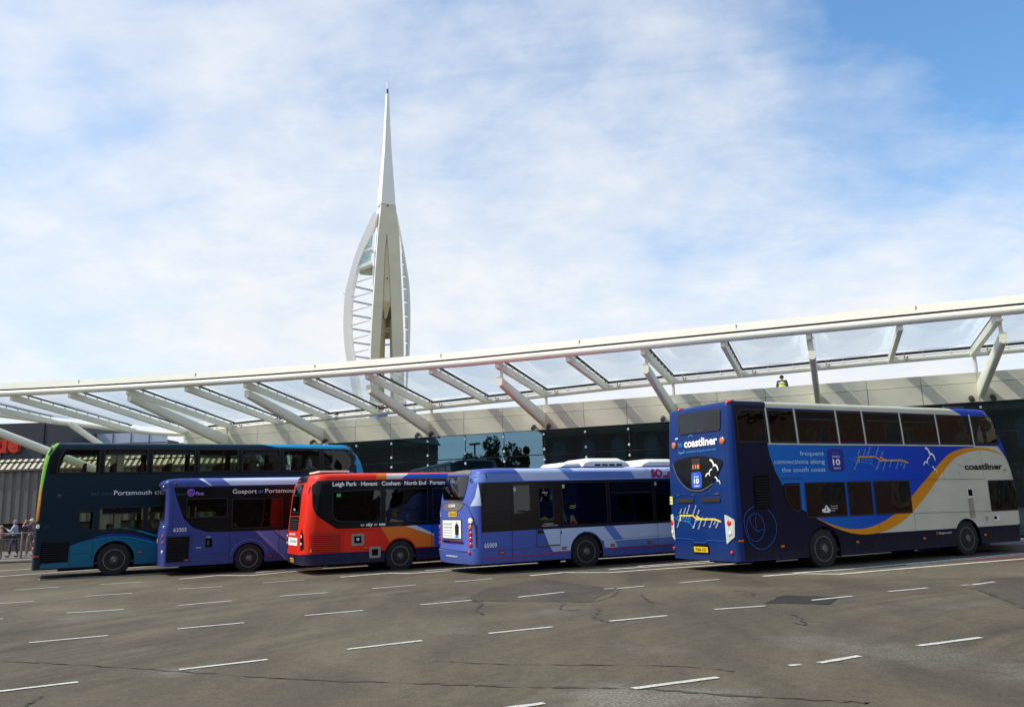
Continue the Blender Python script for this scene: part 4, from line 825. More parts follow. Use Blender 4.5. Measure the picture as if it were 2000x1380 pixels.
# ================================================================== sky
w = bpy.data.worlds.new('World'); S.world = w; w.use_nodes = True; nt = w.node_tree; nt.nodes.clear(); n = N(nt)
sk = n.n('ShaderNodeTexSky', sky_type='NISHITA', sun_disc=False, sun_elevation=SUN_EL, air_density=1.0, dust_density=1.2, ozone_density=1.6)
sk.sun_rotation = math.atan2(sv.x, sv.y)
d = n.n('ShaderNodeTexCoord').outputs['Generated']
sp = n.n('ShaderNodeSeparateXYZ'); n.l(d, sp.inputs[0]); X_, Y_, Z_ = sp.outputs
zz = n.math('ADD', n.math('MAXIMUM', Z_, 0.0), 0.32)
cv = n.n('ShaderNodeCombineXYZ'); n.l(n.math('DIVIDE', X_, zz), cv.inputs[0]); n.l(n.math('DIVIDE', Y_, zz), cv.inputs[1]); n.l(n.math('MULTIPLY', Z_, 0.6), cv.inputs[2])
c1 = n.noise(n.vmap(cv.outputs[0], (1.0, 0.55, 1), (0, 0, R(-50)), (6.4, 2.9, 0)), 1.5, 8, 0.60, 0.7)
c2 = n.noise(n.vmap(cv.outputs[0], (0.8, 2.6, 1), (0, 0, R(24)), (7.3, 0.4, 0)), 2.4, 6, 0.62, 0.9)
c3 = n.noise(n.vmap(cv.outputs[0], (1, 1, 1), (0, 0, 0), (1.3, 5.4, 0)), 7.0, 5, 0.6)
cl = n.math('ADD', n.math('MULTIPLY', c1, 0.50), n.math('ADD', n.math('MULTIPLY', c2, 0.26), n.math('MULTIPLY', c3, 0.24)))
cl = n.math('ADD', n.math('MULTIPLY', n.math('SUBTRACT', cl, 0.5), 1.5), 0.5)
# more cloud towards the horizon, a clear deep patch high on the right
cl = n.math('ADD', cl, n.math('MULTIPLY', n.math('SUBTRACT', 0.42, Z_), 0.72))
def toward(vx, vy, vz, a, bb):
    v = Vector((vx, vy, vz)).normalized(); dp = n.n('ShaderNodeVectorMath', operation='DOT_PRODUCT'); n.l(d, dp.inputs[0]); dp.inputs[1].default_value = v
    nr = n.n('ShaderNodeVectorMath', operation='LENGTH'); n.l(d, nr.inputs[0])
    return n.ramp(n.math('DIVIDE', dp.outputs['Value'], nr.outputs['Value']), [(a, 0), (bb, 1)])
gap = toward(.66, .90, .62, .90, .999); gap2 = toward(.30, 1, .36, .985, .998); gap3 = toward(-.62, 1, .52, .992, .9995); bright = toward(-.38, 1, .45, .93, .995)
cl = n.math('SUBTRACT', cl, n.math('MULTIPLY', n.math('POWER', gap, 2.6), 0.42)); cl = n.math('SUBTRACT', cl, n.math('MULTIPLY', gap2, 0.06)); cl = n.math('SUBTRACT', cl, n.math('MULTIPLY', gap3, 0.07)); cl = n.math('ADD', cl, n.math('MULTIPLY', bright, 0.05))
cover = n.ramp(cl, [(0.14, 0.0), (0.34, 0.30), (0.52, 0.66), (0.76, 0.97)])
shade = n.ramp(c3, [(0.3, (0.86*8.6, 0.90*8.6, 0.95*8.6)), (0.7, (0.92*9.0, 0.935*9.0, 0.95*9.0))])
col = n.mix(cover, n.mix(1.0, sk.outputs[0], (1.25, 1.75, 2.0), 'MULTIPLY'), shade)
bg = n.n('ShaderNodeBackground'); n.l(col, bg.inputs[0]); bg.inputs[1].default_value = 0.10
ow = n.n('ShaderNodeOutputWorld'); n.l(bg.outputs[0], ow.inputs[0])

# ================================================================== ground
UA = R(20.5); NV_ = Vector((math.sin(UA), math.cos(UA), 0)); UV_ = Vector((math.cos(UA), -math.sin(UA), 0))
def un(u, nn, z): return UV_*u+NV_*nn+Vector((0, 0, z))
def asphalt(name, col, stain=True):
    m = bpy.data.materials.new(name); m.use_nodes = True; nt = m.node_tree; n = N(nt); p = nt.nodes['Principled BSDF']
    g = n.n('ShaderNodeTexCoord').outputs['Object']
    big = n.noise(g, 0.16, 5, 0.6, 0.6); mid = n.noise(n.vmap(g, (1, 0.28, 1), (0, 0, R(28))), 0.9, 6, 0.62, 0.4); fine = n.noise(g, 34, 5, 0.85); speck = n.noise(g, 130, 2, 0.8)
    c = n.ramp(big, [(0.30, tuple(k*0.66 for k in col)), (0.52, col), (0.72, tuple(k*1.45*h for k, h in zip(col, (.94, 1.03, .98))))])
    c = n.mix(0.75, c, n.ramp(mid, [(0.30, 0.62), (0.5, 0.96), (0.72, 1.25)]), 'MULTIPLY')
    c = n.mix(0.9, c, n.ramp(fine, [(0.30, 0.50), (0.5, 1.0), (0.72, 1.55)]), 'MULTIPLY')
    c = n.mix(0.8, c, n.ramp(n.noise(g, 7, 8, 0.8), [(0.32, 0.68), (0.5, 1.0), (0.7, 1.28)]), 'MULTIPLY')
    if stain:
        # tyre tracks sweeping round into the bays: thin arcs about a far centre
        dd = n.n('ShaderNodeVectorMath', operation='DISTANCE'); n.l(g, dd.inputs[0]); dd.inputs[1].default_value = (14.0, 1.0, 0)
        cc = n.n('ShaderNodeCombineXYZ'); n.l(dd.outputs['Value'], cc.inputs[0]); tr = n.noise(cc.outputs[0], 2.3, 5, 0.7)
        msk = n.ramp(n.noise(g, 0.22, 3, 0.5), [(0.42, 0), (0.6, 0.9)])
        c = n.mix(msk, c, n.mix(1.0, c, n.ramp(tr, [(0.3, 0.58), (0.5, 1.0), (0.68, 1.34)]), 'MULTIPLY'))
        # scattered pale scuffs and dark oil spots
        sc = n.ramp(n.math('MULTIPLY', n.ramp(n.noise(g, 0.55, 3, 0.5, .3), [(0.60, 0), (0.72, 1)]), n.ramp(n.noise(g, 26, 4, 0.8), [(0.46, 0), (0.62, 1)])), [(0, 0), (1, .55)])
        c = n.mix(sc, c, (.30, .29, .26))
        for px_, py_, rr, st_ in ((.95, 7.95, .75, .8), (1.7, 7.9, .5, .6), (4.3, 9.6, 1.0, .5), (5.0, 8.3, .7, .5), (-3.95, 9.95, .4, .6), (3.6, 10.6, .8, .35)):
            dn_ = n.n('ShaderNodeVectorMath', operation='DISTANCE'); n.l(g, dn_.inputs[0]); dn_.inputs[1].default_value = (px_, py_, 0)
            mk_ = n.ramp(n.math('ADD', n.math('DIVIDE', dn_.outputs['Value'], rr), n.math('MULTIPLY', n.math('SUBTRACT', n.noise(g, 3, 4, .7), .5), 1.6)), [(.3, st_), (1.0, 0)])
            c = n.mix(n.math('MULTIPLY', mk_, n.ramp(n.noise(g, 30, 4, .85), [(.44, 0), (.60, 1)])), c, (.33, .31, .27))
        oil = n.ramp(n.noise(g, 1.1, 4, 0.7, 1.0), [(0.68, 0), (0.80, .45)])
        c = n.mix(oil, c, (.030, .027, .023))
    n.l(c, p.inputs['Base Color'])
    n.l(n.ramp(mid, [(0.3, .78), (0.7, .92)]), p.inputs['Roughness']); p.inputs['Specular IOR Level'].default_value = 0.3
    bn = n.n('ShaderNodeBump', inp={'Strength': 0.55, 'Distance': 0.01}); n.l(n.math('ADD', fine, speck), bn.inputs['Height']); n.l(bn.outputs[0], p.inputs['Normal'])
    return m
ASP = asphalt('worn_asphalt', (.124, .101, .068))
def sheet(name, poly, z, m, kind='structure', grid=None):
    bm = bmesh.new(); V, tri = tess([poly]); vs = [bm.verts.new((q.x, q.y, z)) for q in V]
    for t in tri: bm.faces.new([vs[i] for i in t])
    for f in bm.faces:
        if f.normal.z < 0: f.normal_flip()
    me = bpy.data.meshes.new(name); bm.to_mesh(me); bm.free(); o = link_mesh(name, me, m)
    for p in me.polygons:
        if p.normal.z < 0: p.flip()
    if kind: o['kind'] = kind
    return o
sheet('ground', [(-1500, -1500), (1500, -1500), (1500, 3000), (-1500, 3000)], 0, ASP)
PT = bpy.data.materials.new('worn_white_road_paint'); PT.use_nodes = True; n = N(PT.node_tree); p = PT.node_tree.nodes['Principled BSDF']
g = n.n('ShaderNodeTexCoord').outputs['Object']
n.l(n.mix(n.ramp(n.noise(g, 38, 5, .8), [(.44, 0), (.66, .75)]), n.mix(n.noise(g, 1.5, 3), (.58, .57, .50), (.80, .79, .72)), (.12, .11, .09)), p.inputs['Base Color']); p.inputs['Roughness'].default_value = .7
PT2 = mat('white_bay_line_paint', (.78, .76, .68), .65, var=.25, scale=5)
DASH=[((-0.53,7.50),(0.19,7.83)),((1.04,8.30),(1.93,8.68)),((3.13,9.24),(3.69,9.56)),((4.57,10.06),(5.52,10.48)),((-5.42,9.11),(-4.80,9.48)),((-3.92,10.02),(-3.06,10.51)),((-2.21,11.08),(-1.32,11.59)),((-0.44,12.04),(0.46,12.48)),((1.32,12.87),(2.25,13.29)),((3.10,13.83),(3.99,14.08)),((4.93,14.63),(5.78,15.03)),((6.63,15.55),(7.52,15.92)),((8.49,16.20),(9.14,16.61)),((-7.09,12.54),(-6.19,13.03)),((-5.35,13.53),(-4.47,14.02)),((-3.66,14.72),(-2.76,15.19)),((-1.82,15.78),(-0.91,16.27)),((-0.03,16.54),(0.89,17.22)),((2.00,17.59),(2.59,17.94)),((3.42,18.35),(4.39,18.87)),((-10.21,15.19),(-9.37,15.67)),((-8.53,16.26),(-7.60,16.57)),((-6.72,17.00),(-5.85,17.56)),((-5.05,18.20),(-4.14,18.65)),((-3.29,19.28),(-2.38,19.83)),((-1.52,20.31),(-0.64,20.83)),((-11.44,18.44),(-10.56,18.77)),((-9.89,19.61),(-8.99,20.01)),((-8.22,20.73),(-7.27,21.06)),((-6.49,21.75),(-5.58,22.31)),((-12.86,21.94),(-12.02,22.48)),((-11.16,22.91),(-10.26,23.35)),((2.78,9.15),(2.92,9.18)),((1.72,17.57),(1.92,17.62)),((8.27,16.17),(8.43,16.22))]
LINES=[[(5.45,19.28),(6.37,19.63),(7.14,19.19),(8.29,19.75),(12.80,21.78),(18.69,24.35)],[(6.31,19.80),(7.69,20.31),(13.93,23.66),(20.94,27.22)],[(0.27,21.37),(1.13,21.99),(2.26,21.54),(3.23,21.98),(6.40,23.41)],[(2.37,22.51),(6.33,24.30)],[(2.58,26.60),(5.56,28.01)],[(-4.73,22.77),(-3.58,23.67),(-2.96,23.26),(0.59,25.23)],[(-2.65,24.21),(-0.65,25.14)],[(-3.41,27.49),(-2.25,28.44)],[(-9.43,23.84),(-8.69,24.76),(-7.60,24.34),(-6.85,25.33),(-4.53,26.84)],[(-7.82,25.52),(-6.02,27.04)],[(-14.22,25.39),(-13.19,25.90),(-12.17,25.70),(-10.81,26.51),(-9.63,28.14)],[(-16.54,27.33),(-14.50,29.49)],[(-18.40,30.39),(-17.69,31.05)],[(-13.60,29.82),(-12.71,30.67)],[(-8.78,28.94),(-7.81,29.50)]]
def line_obj(pts, w, z=.008, jag=.006):
    q = [Vector(a) for a in pts]; fine = []
    for a, c in zip(q, q[1:]):
        k = max(2, int((c-a).length/.12)); fine += [a+(c-a)*i/k for i in range(k)]
    fine.append(q[-1]); L, Rr = stroke2d(fine, w); m = MB(); vs = []
    for a, c in zip(L, Rr): vs += [(a.x+random.uniform(-jag, jag), a.y+random.uniform(-jag, jag), z), (c.x+random.uniform(-jag, jag), c.y+random.uniform(-jag, jag), z)]
    m.add(vs, [(2*i, 2*i+1, 2*i+3, 2*i+2) for i in range(len(fine)-1)]); return m
def marking(m, zlab):
    o = m.build('road_marking', PT2 if zlab else PT); o['kind'] = 'structure'; return o
rm = MB()
for a, c in DASH:
    q = line_obj([a, c], .085 if (Vector(a)-Vector(c)).length > .3 else .07); rm.add(q.v, q.f)
marking(rm, 0)
rm = MB()
for i, l in enumerate(LINES): q = line_obj(l, .135, .008+.0006*i); rm.add(q.v, q.f)
# the same bay lines go on underneath and beyond the buses
for B in (B1, B2, B3, B4, B5):
    o = B.rear_origin-B.Y*.9; q = line_obj([tuple((o+B.X*4.5)[:2]), tuple((o+B.X*12.0)[:2])], .12, .0075); rm.add(q.v, q.f)
marking(rm, 1)
redm = mat('faded_red_road_paint', (.28, .04, .03), .8, var=.4, scale=9)
q = line_obj([(11.3, 21.85), (13.5, 22.9), (20, 26.2)], .18, .006); o = q.build('road_marking', redm); o['kind'] = 'structure'
DK = asphalt('dark_patched_asphalt', (.040, .036, .030), False); DK2 = asphalt('brown_patched_asphalt', (.088, .070, .054), False); SEAM = mat('tar_seam', (.068, .055, .040), .9, var=.4, scale=10)
def jagp(poly, k=8, a=.03):
    out = []
    for i in range(len(poly)):
        p, q = Vector(poly[i]), Vector(poly[(i+1) % len(poly)])
        for j in range(k): v = p+(q-p)*j/k; out.append((v.x+random.uniform(-a, a), v.y+random.uniform(-a, a)))
    return out
sheet('road_patch', jagp([(4.08, 14.42), (5.00, 14.02), (5.55, 15.0), (4.70, 15.50)]), .004, DK)
sheet('road_patch', jagp([(-1.06, 16.31), (1.28, 15.49), (2.0, 17.6), (.57, 20.3), (-.7, 18.6)], 10), .0042, DK2)
sheet('road_patch', jagp([(8.25, 15.7), (7.5, 12.9), (9, 10), (16, 12), (16, 19), (9.2, 17.2)], 10), .0044, DK2)
cm = MB()
for l, ww in (([(-6.60, 11.05), (-5.38, 10.57), (-3.90, 9.95), (-2.50, 9.31), (-0.87, 8.81), (-0.10, 8.58), (1.06, 8.29), (2.16, 7.78), (2.94, 7.48)], .025), ([(2.15, 8.98), (1.53, 9.36), (-0.11, 9.72), (-1.00, 10.09)], .012), ([(-0.93, 16.45), (-0.69, 15.55), (-0.75, 14.82), (-0.59, 14.10)], .03), ([(0.88, 15.77), (0.68, 14.45), (1.30, 14.29), (1.13, 13.38), (1.30, 12.77)], .03), ([(4.04, 12.97), (4.06, 12.68), (3.91, 11.92), (3.83, 12.19)], .02), ([(-4.82, 8.79), (-4.76, 8.52), (-4.71, 8.35), (-4.3, 7.6)], .012), ([(2.29, 16.41), (2.28, 15.14), (2.47, 14.70)], .02), ([(-1.1, 16.3), (1.28, 15.45), (2.05, 17.6)], .03), ([(4.2, 15.5), (4.3, 16.1), (4.1, 16.6)], .02), ([(8.25, 15.78), (7.48, 12.9), (7.3, 12)], .02)):
    c = catmull(l, 5); q = line_obj(c, ww, .0052, .03 if ww < .02 else .045); cm.add(q.v, q.f)
o = cm.build('road_crack', SEAM); o['kind'] = 'structure'
# pavements: footway along the terminal and kerbed island at the far left
PAV = mat('pavement_slabs', (.20, .185, .16), .85, var=.15, scale=1.2, bump=.2); KER = mat('concrete_kerb', (.24, .225, .20), .8, var=.15, scale=2)
def slab(name, poly, z, m, h=.14):
    mb = MB(); mb.prism(poly, z-h, z, lambda u, v, hh: (u, v, hh)); o = mb.build(name, m); o['kind'] = 'structure'; return o
def q2(u, nn): v = un(u, nn, 0); return (v.x, v.y)
slab('footway', [q2(-31, 28.6), q2(60, 29.2), q2(60, 45), q2(-31, 45)], .13, PAV)
slab('footway', [(-60, 36.5), (-22.6, 36.0), (-20.5, 36.3), (-18.5, 38.5), (-17.5, 43), (-17, 60), (-60, 60)], .12, PAV)
mb = MB(); mb.tube([(-60, 36.42, .07), (-22.6, 35.92, .07), (-20.45, 36.22, .07), (-18.42, 38.45, .07), (-17.42, 43, .07)], .075, 8); o = mb.build('kerb', KER); o['kind'] = 'structure'

# ================================================================== canopy
ETFE = bpy.data.materials.new('clear_roof_foil'); ETFE.use_nodes = True; nt = ETFE.node_tree; nt.nodes.clear(); n = N(nt)
g = n.n('ShaderNodeTexCoord').outputs['Object']; tr = n.n('ShaderNodeBsdfTransparent'); tr.inputs[0].default_value = (.80, .88, .96, 1)
df = n.n('ShaderNodeBsdfTranslucent'); df.inputs[0].default_value = (.75, .79, .82, 1); gl = n.n('ShaderNodeBsdfGlossy'); gl.inputs['Roughness'].default_value = .12
gl.inputs[0].default_value = (.9, .9, .9, 1); bn = n.n('ShaderNodeBump', inp={'Strength': .3, 'Distance': .05}); n.l(n.noise(n.vmap(g, (1, 1, 1), (0, 0, UA)), 1.2, 2, .5), bn.inputs['Height']); n.l(bn.outputs[0], gl.inputs['Normal'])
m1 = n.n('ShaderNodeMixShader'); uvn = n.n('ShaderNodeUVMap'); uvn.uv_map = 'foil'; sx = n.n('ShaderNodeSeparateXYZ'); n.l(uvn.outputs[0], sx.inputs[0])
ax = n.math('POWER', n.math('ABSOLUTE', n.math('SUBTRACT', n.math('MULTIPLY', sx.outputs[0], 2), 1)), 2.4); ay = n.math('POWER', n.math('ABSOLUTE', n.math('SUBTRACT', n.math('MULTIPLY', sx.outputs[1], 2), 1)), 2.4)
rr_ = n.math('ADD', n.math('ADD', ax, ay), n.math('MULTIPLY', n.noise(g, 2.2, 2, .5), .18)); n.l(n.ramp(rr_, [(.30, .06), (.60, .12), (.64, .36), (.70, .20), (1.0, .42)]), m1.inputs[0]); n.l(tr.outputs[0], m1.inputs[1]); n.l(df.outputs[0], m1.inputs[2])
fr = n.n('ShaderNodeFresnel'); fr.inputs[0].default_value = 1.4; m2 = n.n('ShaderNodeMixShader'); n.l(n.math('MULTIPLY', fr.outputs[0], .22), m2.inputs[0]); n.l(m1.outputs[0], m2.inputs[1]); n.l(gl.outputs[0], m2.inputs[2])
o = n.n('ShaderNodeOutputMaterial'); n.l(m2.outputs[0], o.inputs[0])
can = empty('station_canopy', un(-11, 30, 0)); tag(can, 'long white tubular canopy with clear roof foil over the bus bays', 'canopy')
inv = Matrix.Translation(-can.location)
def cb(mb, name, m, parent=None, smooth=None, bevel=0):
    mb.v = [tuple(Vector(v)-can.location) for v in mb.v]; return mb.build(name, m, parent or can, smooth, bevel)
def outer(u):     # the front tube bends gently outwards at its left end
    t = max(0.0, -12-u); return un(u, 27.8-.0055*t*t, 6.95+.0075*t)
def innr(u):
    pts = [(-38.5, 25.5, 7.0), (-36.4, 28, 6.68), (-35.1, 29.9, 6.42), (-33.5, 31.5, 6.16), (-31.5, 32.7, 5.86), (-30.1, 33.2, 5.76), (-26.4, 33.3, 5.90), (-18.7, 33.3, 6.07), (-12.5, 33.3, 6.24), (-6.9, 33.3, 6.41), (-1.9, 33.3, 6.47), (2.6, 33.3, 6.54), (12, 33.3, 6.6), (30, 33.3, 6.6)]
    for a, c in zip(pts, pts[1:]):
        if u <= c[0]:
            t = (u-a[0])/(c[0]-a[0]); t = max(0, t); return un(a[0]+(c[0]-a[0])*t, a[1]+(c[1]-a[1])*t, a[2]+(c[2]-a[2])*t)
    return un(*pts[-1])
us = [-42+1.0*k for k in range(60)]
cb(MB().tube([outer(u) for u in us], .135, 20), 'front_tube', M['white'], smooth=40)
mb = MB(); rings = []
for u in us:
    p = outer(u); k = NV_
    rings.append([p+Vector((0, 0, .175))-k*.10, p+Vector((0, 0, .175))+k*.5, p+Vector((0, 0, .46))+k*.5, p+Vector((0, 0, .44))-k*.04])
mb.loft(rings); cb(mb, 'gutter', M['white'], bevel=0)
jm = MB()
for k in range(12):
    q = outer(-40+5.36*k); jm.box(q+Vector((0, 0, .305))-NV_*.072, (.012, .02, .22), -UA)
cb(jm, 'gutter_joint', M['shadowgap'])
mb = MB(); mb.loft([[outer(u)+Vector((0, 0, .12))-NV_*.07, outer(u)+Vector((0, 0, .176))-NV_*.07, outer(u)+Vector((0, 0, .176))+NV_*.1, outer(u)+Vector((0, 0, .12))+NV_*.1] for u in us]); cb(mb, 'gutter_gap', M['shadowgap'])
inn_u = [-38.5, -36.4, -35.1, -33.5, -32.3, -31.5, -30.1]+[-28.4+1.6*k for k in range(34)]
cb(MB().tube(catmull([tuple(innr(u)) for u in inn_u[:8]], 4)+[tuple(innr(u)) for u in inn_u[8:]], .12, 16), 'rear_tube', M['white'], smooth=40)
BU = [-38.1+2.68*k+.3 for k in range(21)]
bus_ = [u for u in BU]
for i, u in enumerate(BU):
    a = outer(u)-Vector((0, 0, .16)); c = innr(u if u > -33 else max(-38, u*.55-15.8)); dvec = (c-a).normalized()
    if (c-a).length < 1.2: continue
    a2 = a+dvec*.02
    bmh = MB().beam(a2, c, .15, .26, h2=.24); beam = cb(bmh, 'roof_beam', M['beamgrey'], bevel=.012)
    mb = MB(); L_ = (c-a2).length; k = int(L_/.62)
    for j in range(k+1):
        q = a2+dvec*(.15+(L_-.3)*j/max(1, k))+Vector((0, 0, .17)); mb.box(q+UV_*.05, (.05, .05, .13), -UA)
    cb(mb, 'rail_bracket', M['beamgrey'], beam)
    cb(MB().beam(a2+Vector((0, 0, .255))+UV_*.05, c+Vector((0, 0, .245))+UV_*.05, .10, .05), 'foil_rail', M['shadowgap'], beam)
    cb(MB().box(a+Vector((0, 0, .10)), (.34, .12, .035), -UA), 'beam_plate', M['beamgrey'], beam)
# roof cushions bulging between the beams
for u0, u1 in zip(BU, BU[1:]):
    vs = []; fs = []; NU, NN = 12, 12
    for i in range(NU+1):
        for j in range(NN+1):
            s_, t_ = i/NU, j/NN; u = u0+.10+(u1-u0-.12)*s_
            a = outer(u)+Vector((0, 0, .10)); c = innr(u if u > -33 else max(-38, u*.55-15.8))+Vector((0, 0, .16)); p = a+(c-a)*(.03+.93*t_)
            bulge = -.42*(math.sin(PI*s_)**.7)*(math.sin(PI*t_)**.7); vs.append(p+Vector((0, 0, bulge*.85+.12)))
    for i in range(NU):
        for j in range(NN): fs.append((i*(NN+1)+j, (i+1)*(NN+1)+j, (i+1)*(NN+1)+j+1, i*(NN+1)+j+1))
    co_ = cb(MB().add(vs, fs), 'roof_cushion', ETFE, smooth=60); uvl = co_.data.uv_layers.new(name='foil')
    for lp_ in co_.data.loops: i_, j_ = divmod(lp_.vertex_index, NN+1); uvl.data[lp_.index].uv = (i_/NU, j_/NN)
# edge rail with clips along the rear tube
mb = MB(); mk = MB()
for u in [-28+.9*k for k in range(54)]:
    q = innr(u); mb.box(q+Vector((0, 0, .17))-NV_*.12, (.03, .03, .20), -UA)
for u in [-26.6+2.68*k for k in range(18)]:
    q = innr(u)-NV_*.16; mk.tube([q+Vector((0, 0, .2)), q+Vector((0, 0, .02)), q+Vector((0, 0, -.04))+UV_*.05, q+Vector((0, 0, .0))+UV_*.11, q+Vector((0, 0, .10))+UV_*.11], .018, 8)
cb(mb, 'rail_bracket', M['beamgrey']); cb(mk, 'drain_bend', mat('brown_pipe', (.30, .25, .18), .5), smooth=40)
cb(MB().tube([innr(u)+Vector((0, 0, .20))-NV_*.10 for u in [-28.5+1.5*k for k in range(33)]], .055, 6), 'foil_rail', M['shadowgap'])
# raking arms from the fascia
SU = [-27.1+5.375*k for k in range(9)]
for i, u in enumerate(SU):
    t = max(0, -12-u); nt_ = 27.95-.0055*t*t; zt = 6.18+.031*t; A = un(u, nt_, zt); Bp = un(u, 32.86, 5.14)
    rings = []
    for k in range(9):
        f = k/8; p = A+(Bp-A)*f; h = (.25+.28*f); wd = .105; sec = []
        for a in range(7): sec.append(p+UV_*(wd*math.cos(PI+PI*a/6))+Vector((0, 0, -h*.30+wd*.9*math.sin(PI+PI*a/6))))
        sec += [p+UV_*wd+Vector((0, 0, h*.55)), p+UV_*(wd*.85)+Vector((0, 0, h*.62)), p-UV_*(wd*.85)+Vector((0, 0, h*.62)), p-UV_*wd+Vector((0, 0, h*.55))]
        rings.append(sec)
    arm = cb(MB().loft(rings), 'raking_arm', M['beamgrey'], smooth=35)
    top = outer(u+.0)+Vector((0, 0, -.18)); ap = A+(Bp-A)*.05+Vector((0, 0, .15)); tp = Vector((ap.x, ap.y, top.z-.02))
    cb(MB().tube([ap, tp], .055, 12), 'hanger', M['white'], arm, 40); cb(MB().box(tp, (.18, .12, .03), -UA), 'hanger_plate', M['white'], arm)
    q = innr(u); cb(MB().tube([Vector((q.x, q.y, 5.5)), q-Vector((0, 0, .08))], .06, 12), 'roof_post', M['white'], smooth=40)
# the arm beyond the corner of the building runs down to a pier behind the teal bus
A = Vector((-22.6, 31.2, 6.35)); Bp = Vector((-17.0, 34.5, 3.6))
cb(MB().tube([A, Bp], .16, 12), 'raking_arm', M['beamgrey'], smooth=40); cb(MB().box((-16.9, 34.6, 1.95), (.5, .5, 3.6), UA), 'pier', KER)
A = Vector((-19.2, 36.0, 5.78)); Bp = Vector((-17.3, 36.2, 4.4)); pr = cb(MB().tube([A, Bp], .13, 12), 'prop', M['beamgrey'], smooth=40); cb(MB().lathe([(.10, -.05), (.10, .05)], A, 12), 'pin_joint', M['white'], pr); cb(MB().box((-17.2, 36.2, 2.2), (.5, .5, 4.4), UA), 'pier', KER)

# ================================================================== terminal building
term = empty('terminal_building', un(-11, 36, 0)); tag(term, 'long glass fronted terminal with a cream panel fascia behind the buses', 'building')
def tb(mb, name, m, parent=None, smooth=None, bevel=0):
    mb.v = [tuple(Vector(v)-term.location) for v in mb.v]; return mb.build(name, m, parent or term, smooth, bevel)
NF = 32.8; PW = 1.787; J = [-11.01+PW*k for k in range(-10, 22)]
def face_prof(nn, z0, z1, u0, u1, rc=1.1, d=.25):
    """front wall line with a rounded left corner that turns back"""
    pts = [un(u1, nn, 0), un(u0+rc, nn, 0)]+[un(u0+rc-rc*math.sin(a), nn+rc-rc*math.cos(a), 0) for a in [PI/2*k/8 for k in range(1, 9)]]+[un(u0, nn+9, 0)]
    return pts
fp_ = face_prof(NF, 0, 0, -30.3, 26)
def wallband(nn_off, z0, z1, th=.2):
    pts = face_prof(NF+nn_off, 0, 0, -30.3+nn_off, 26); back = face_prof(NF+nn_off+th, 0, 0, -30.3+nn_off+th, 26)
    return MB().loft([[Vector((a.x, a.y, z0)), Vector((c.x, c.y, z0)), Vector((c.x, c.y, z1)), Vector((a.x, a.y, z1))] for a, c in zip(pts, back)])
for k, (u0, u1) in enumerate(zip(J, J[1:])):
    if u0 < -29: continue
    tb(MB().box(un((u0+u1)/2, NF+.06, 5.115), (PW-.018, .12, .67), -UA), 'fascia_panel', M['fascia'], bevel=.004)
    tb(MB().box(un((u0+u1)/2, NF+.10, 5.645), (PW-.012, .12, .35), -UA), 'parapet_panel', M['fascia'], bevel=.004)
fa = tb(wallband(.13, 4.79, 5.80), 'fascia_backing', M['shadowgap'])
c_ = face_prof(NF, 0, 0, -30.3, -27.3)[1:]; c2_ = face_prof(NF+.12, 0, 0, -30.18, -27.3)[1:]
c_[0] = un(J[1]-.01, NF, 0); c2_[0] = un(J[1]-.01, NF+.12, 0)
for z0, z1, nm in ((4.78, 5.45, 'fascia_panel'), (5.47, 5.82, 'parapet_panel')):
    tb(MB().loft([[Vector((a.x, a.y, z0)), Vector((c.x, c.y, z0)), Vector((c.x, c.y, z1)), Vector((a.x, a.y, z1))] for a, c in zip(c_, c2_)]), nm, M['fascia'])
tb(MB().add([un(-30, 33, 5.6), un(26, 33, 5.6), un(26, 46, 5.6), un(-30, 46, 5.6)], [(0, 1, 2, 3)]), 'roof', mat('grey_roof_membrane', (.25, .25, .24), .8))
tb(MB().box(un(-2, 33.9, 4.77), (56, 1.9, .03), -UA), 'soffit', mat('soffit_panel', (.30, .30, .27), .6))
GLZ = glass('terminal_glazing', (.74, .86, .78), .95, .04, 3.4, .01, .4); MATS['terminal_glazing'].node_tree.nodes['Glossy BSDF'].inputs[0].default_value = (.42, .76, 1.0, 1)
for k, (u0, u1) in enumerate(zip(J, J[1:])):
    if u0 < -29: continue
    for z0, z1 in ((.2, 2.6), (2.64, 3.74), (3.78, 4.77)):
        tilt = random.uniform(-.002, .002)
        wo_ = tb(MB().add([un(u0+.02, NF+.13, z0), un(u1-.02, NF+.13+tilt, z0), un(u1-.02, NF+.13+tilt, z1), un(u0+.02, NF+.13, z1)], [(0, 1, 2, 3)]), 'window', GLZ)
        if wo_.data.polygons[0].normal.dot(NV_) > 0: wo_.data.flip_normals()
for k, u in enumerate(J):
    if u < -29: continue
    ml = tb(MB().box(un(u, NF+.20, 2.45), (.07, .12, 4.6), -UA), 'mullion', M['black'])
    fx = MB()
    for z in (4.60, 3.98, 3.56): fx.box(un(u, NF+.10, z), (.07, .05, .09), -UA)
    tb(fx, 'glass_fitting', M['ltx'], ml)
tb(MB().box(un(-2, NF+.17, 3.76), (56, .06, .05), -UA), 'transom', M['black']); tb(MB().box(un(-2, NF+.17, 2.62), (56, .06, .05), -UA), 'transom', M['black'])
INT = mat('terminal_interior_wall', (.14, .16, .13), .7, var=.3, scale=.5); GRC = mat('pale_green_interior', (.22, .34, .27), .6, var=.25, scale=.6)
tb(MB().add([un(-30, 42, .1), un(26, 42, .1), un(26, 42, 5.5), un(-30, 42, 5.5)], [(0, 1, 2, 3)]), 'interior_wall', mat('interior_back_wall', (.20, .27, .22), .8))
for u in (-24, -18.6, -13.2, -10.2, -7.8, -2.4, 3, 8): tb(MB().lathe([(.16, 0), (.16, 5.0)], un(u, 35.5, .1), 16, axis='Z'), 'column', GRC, smooth=40)
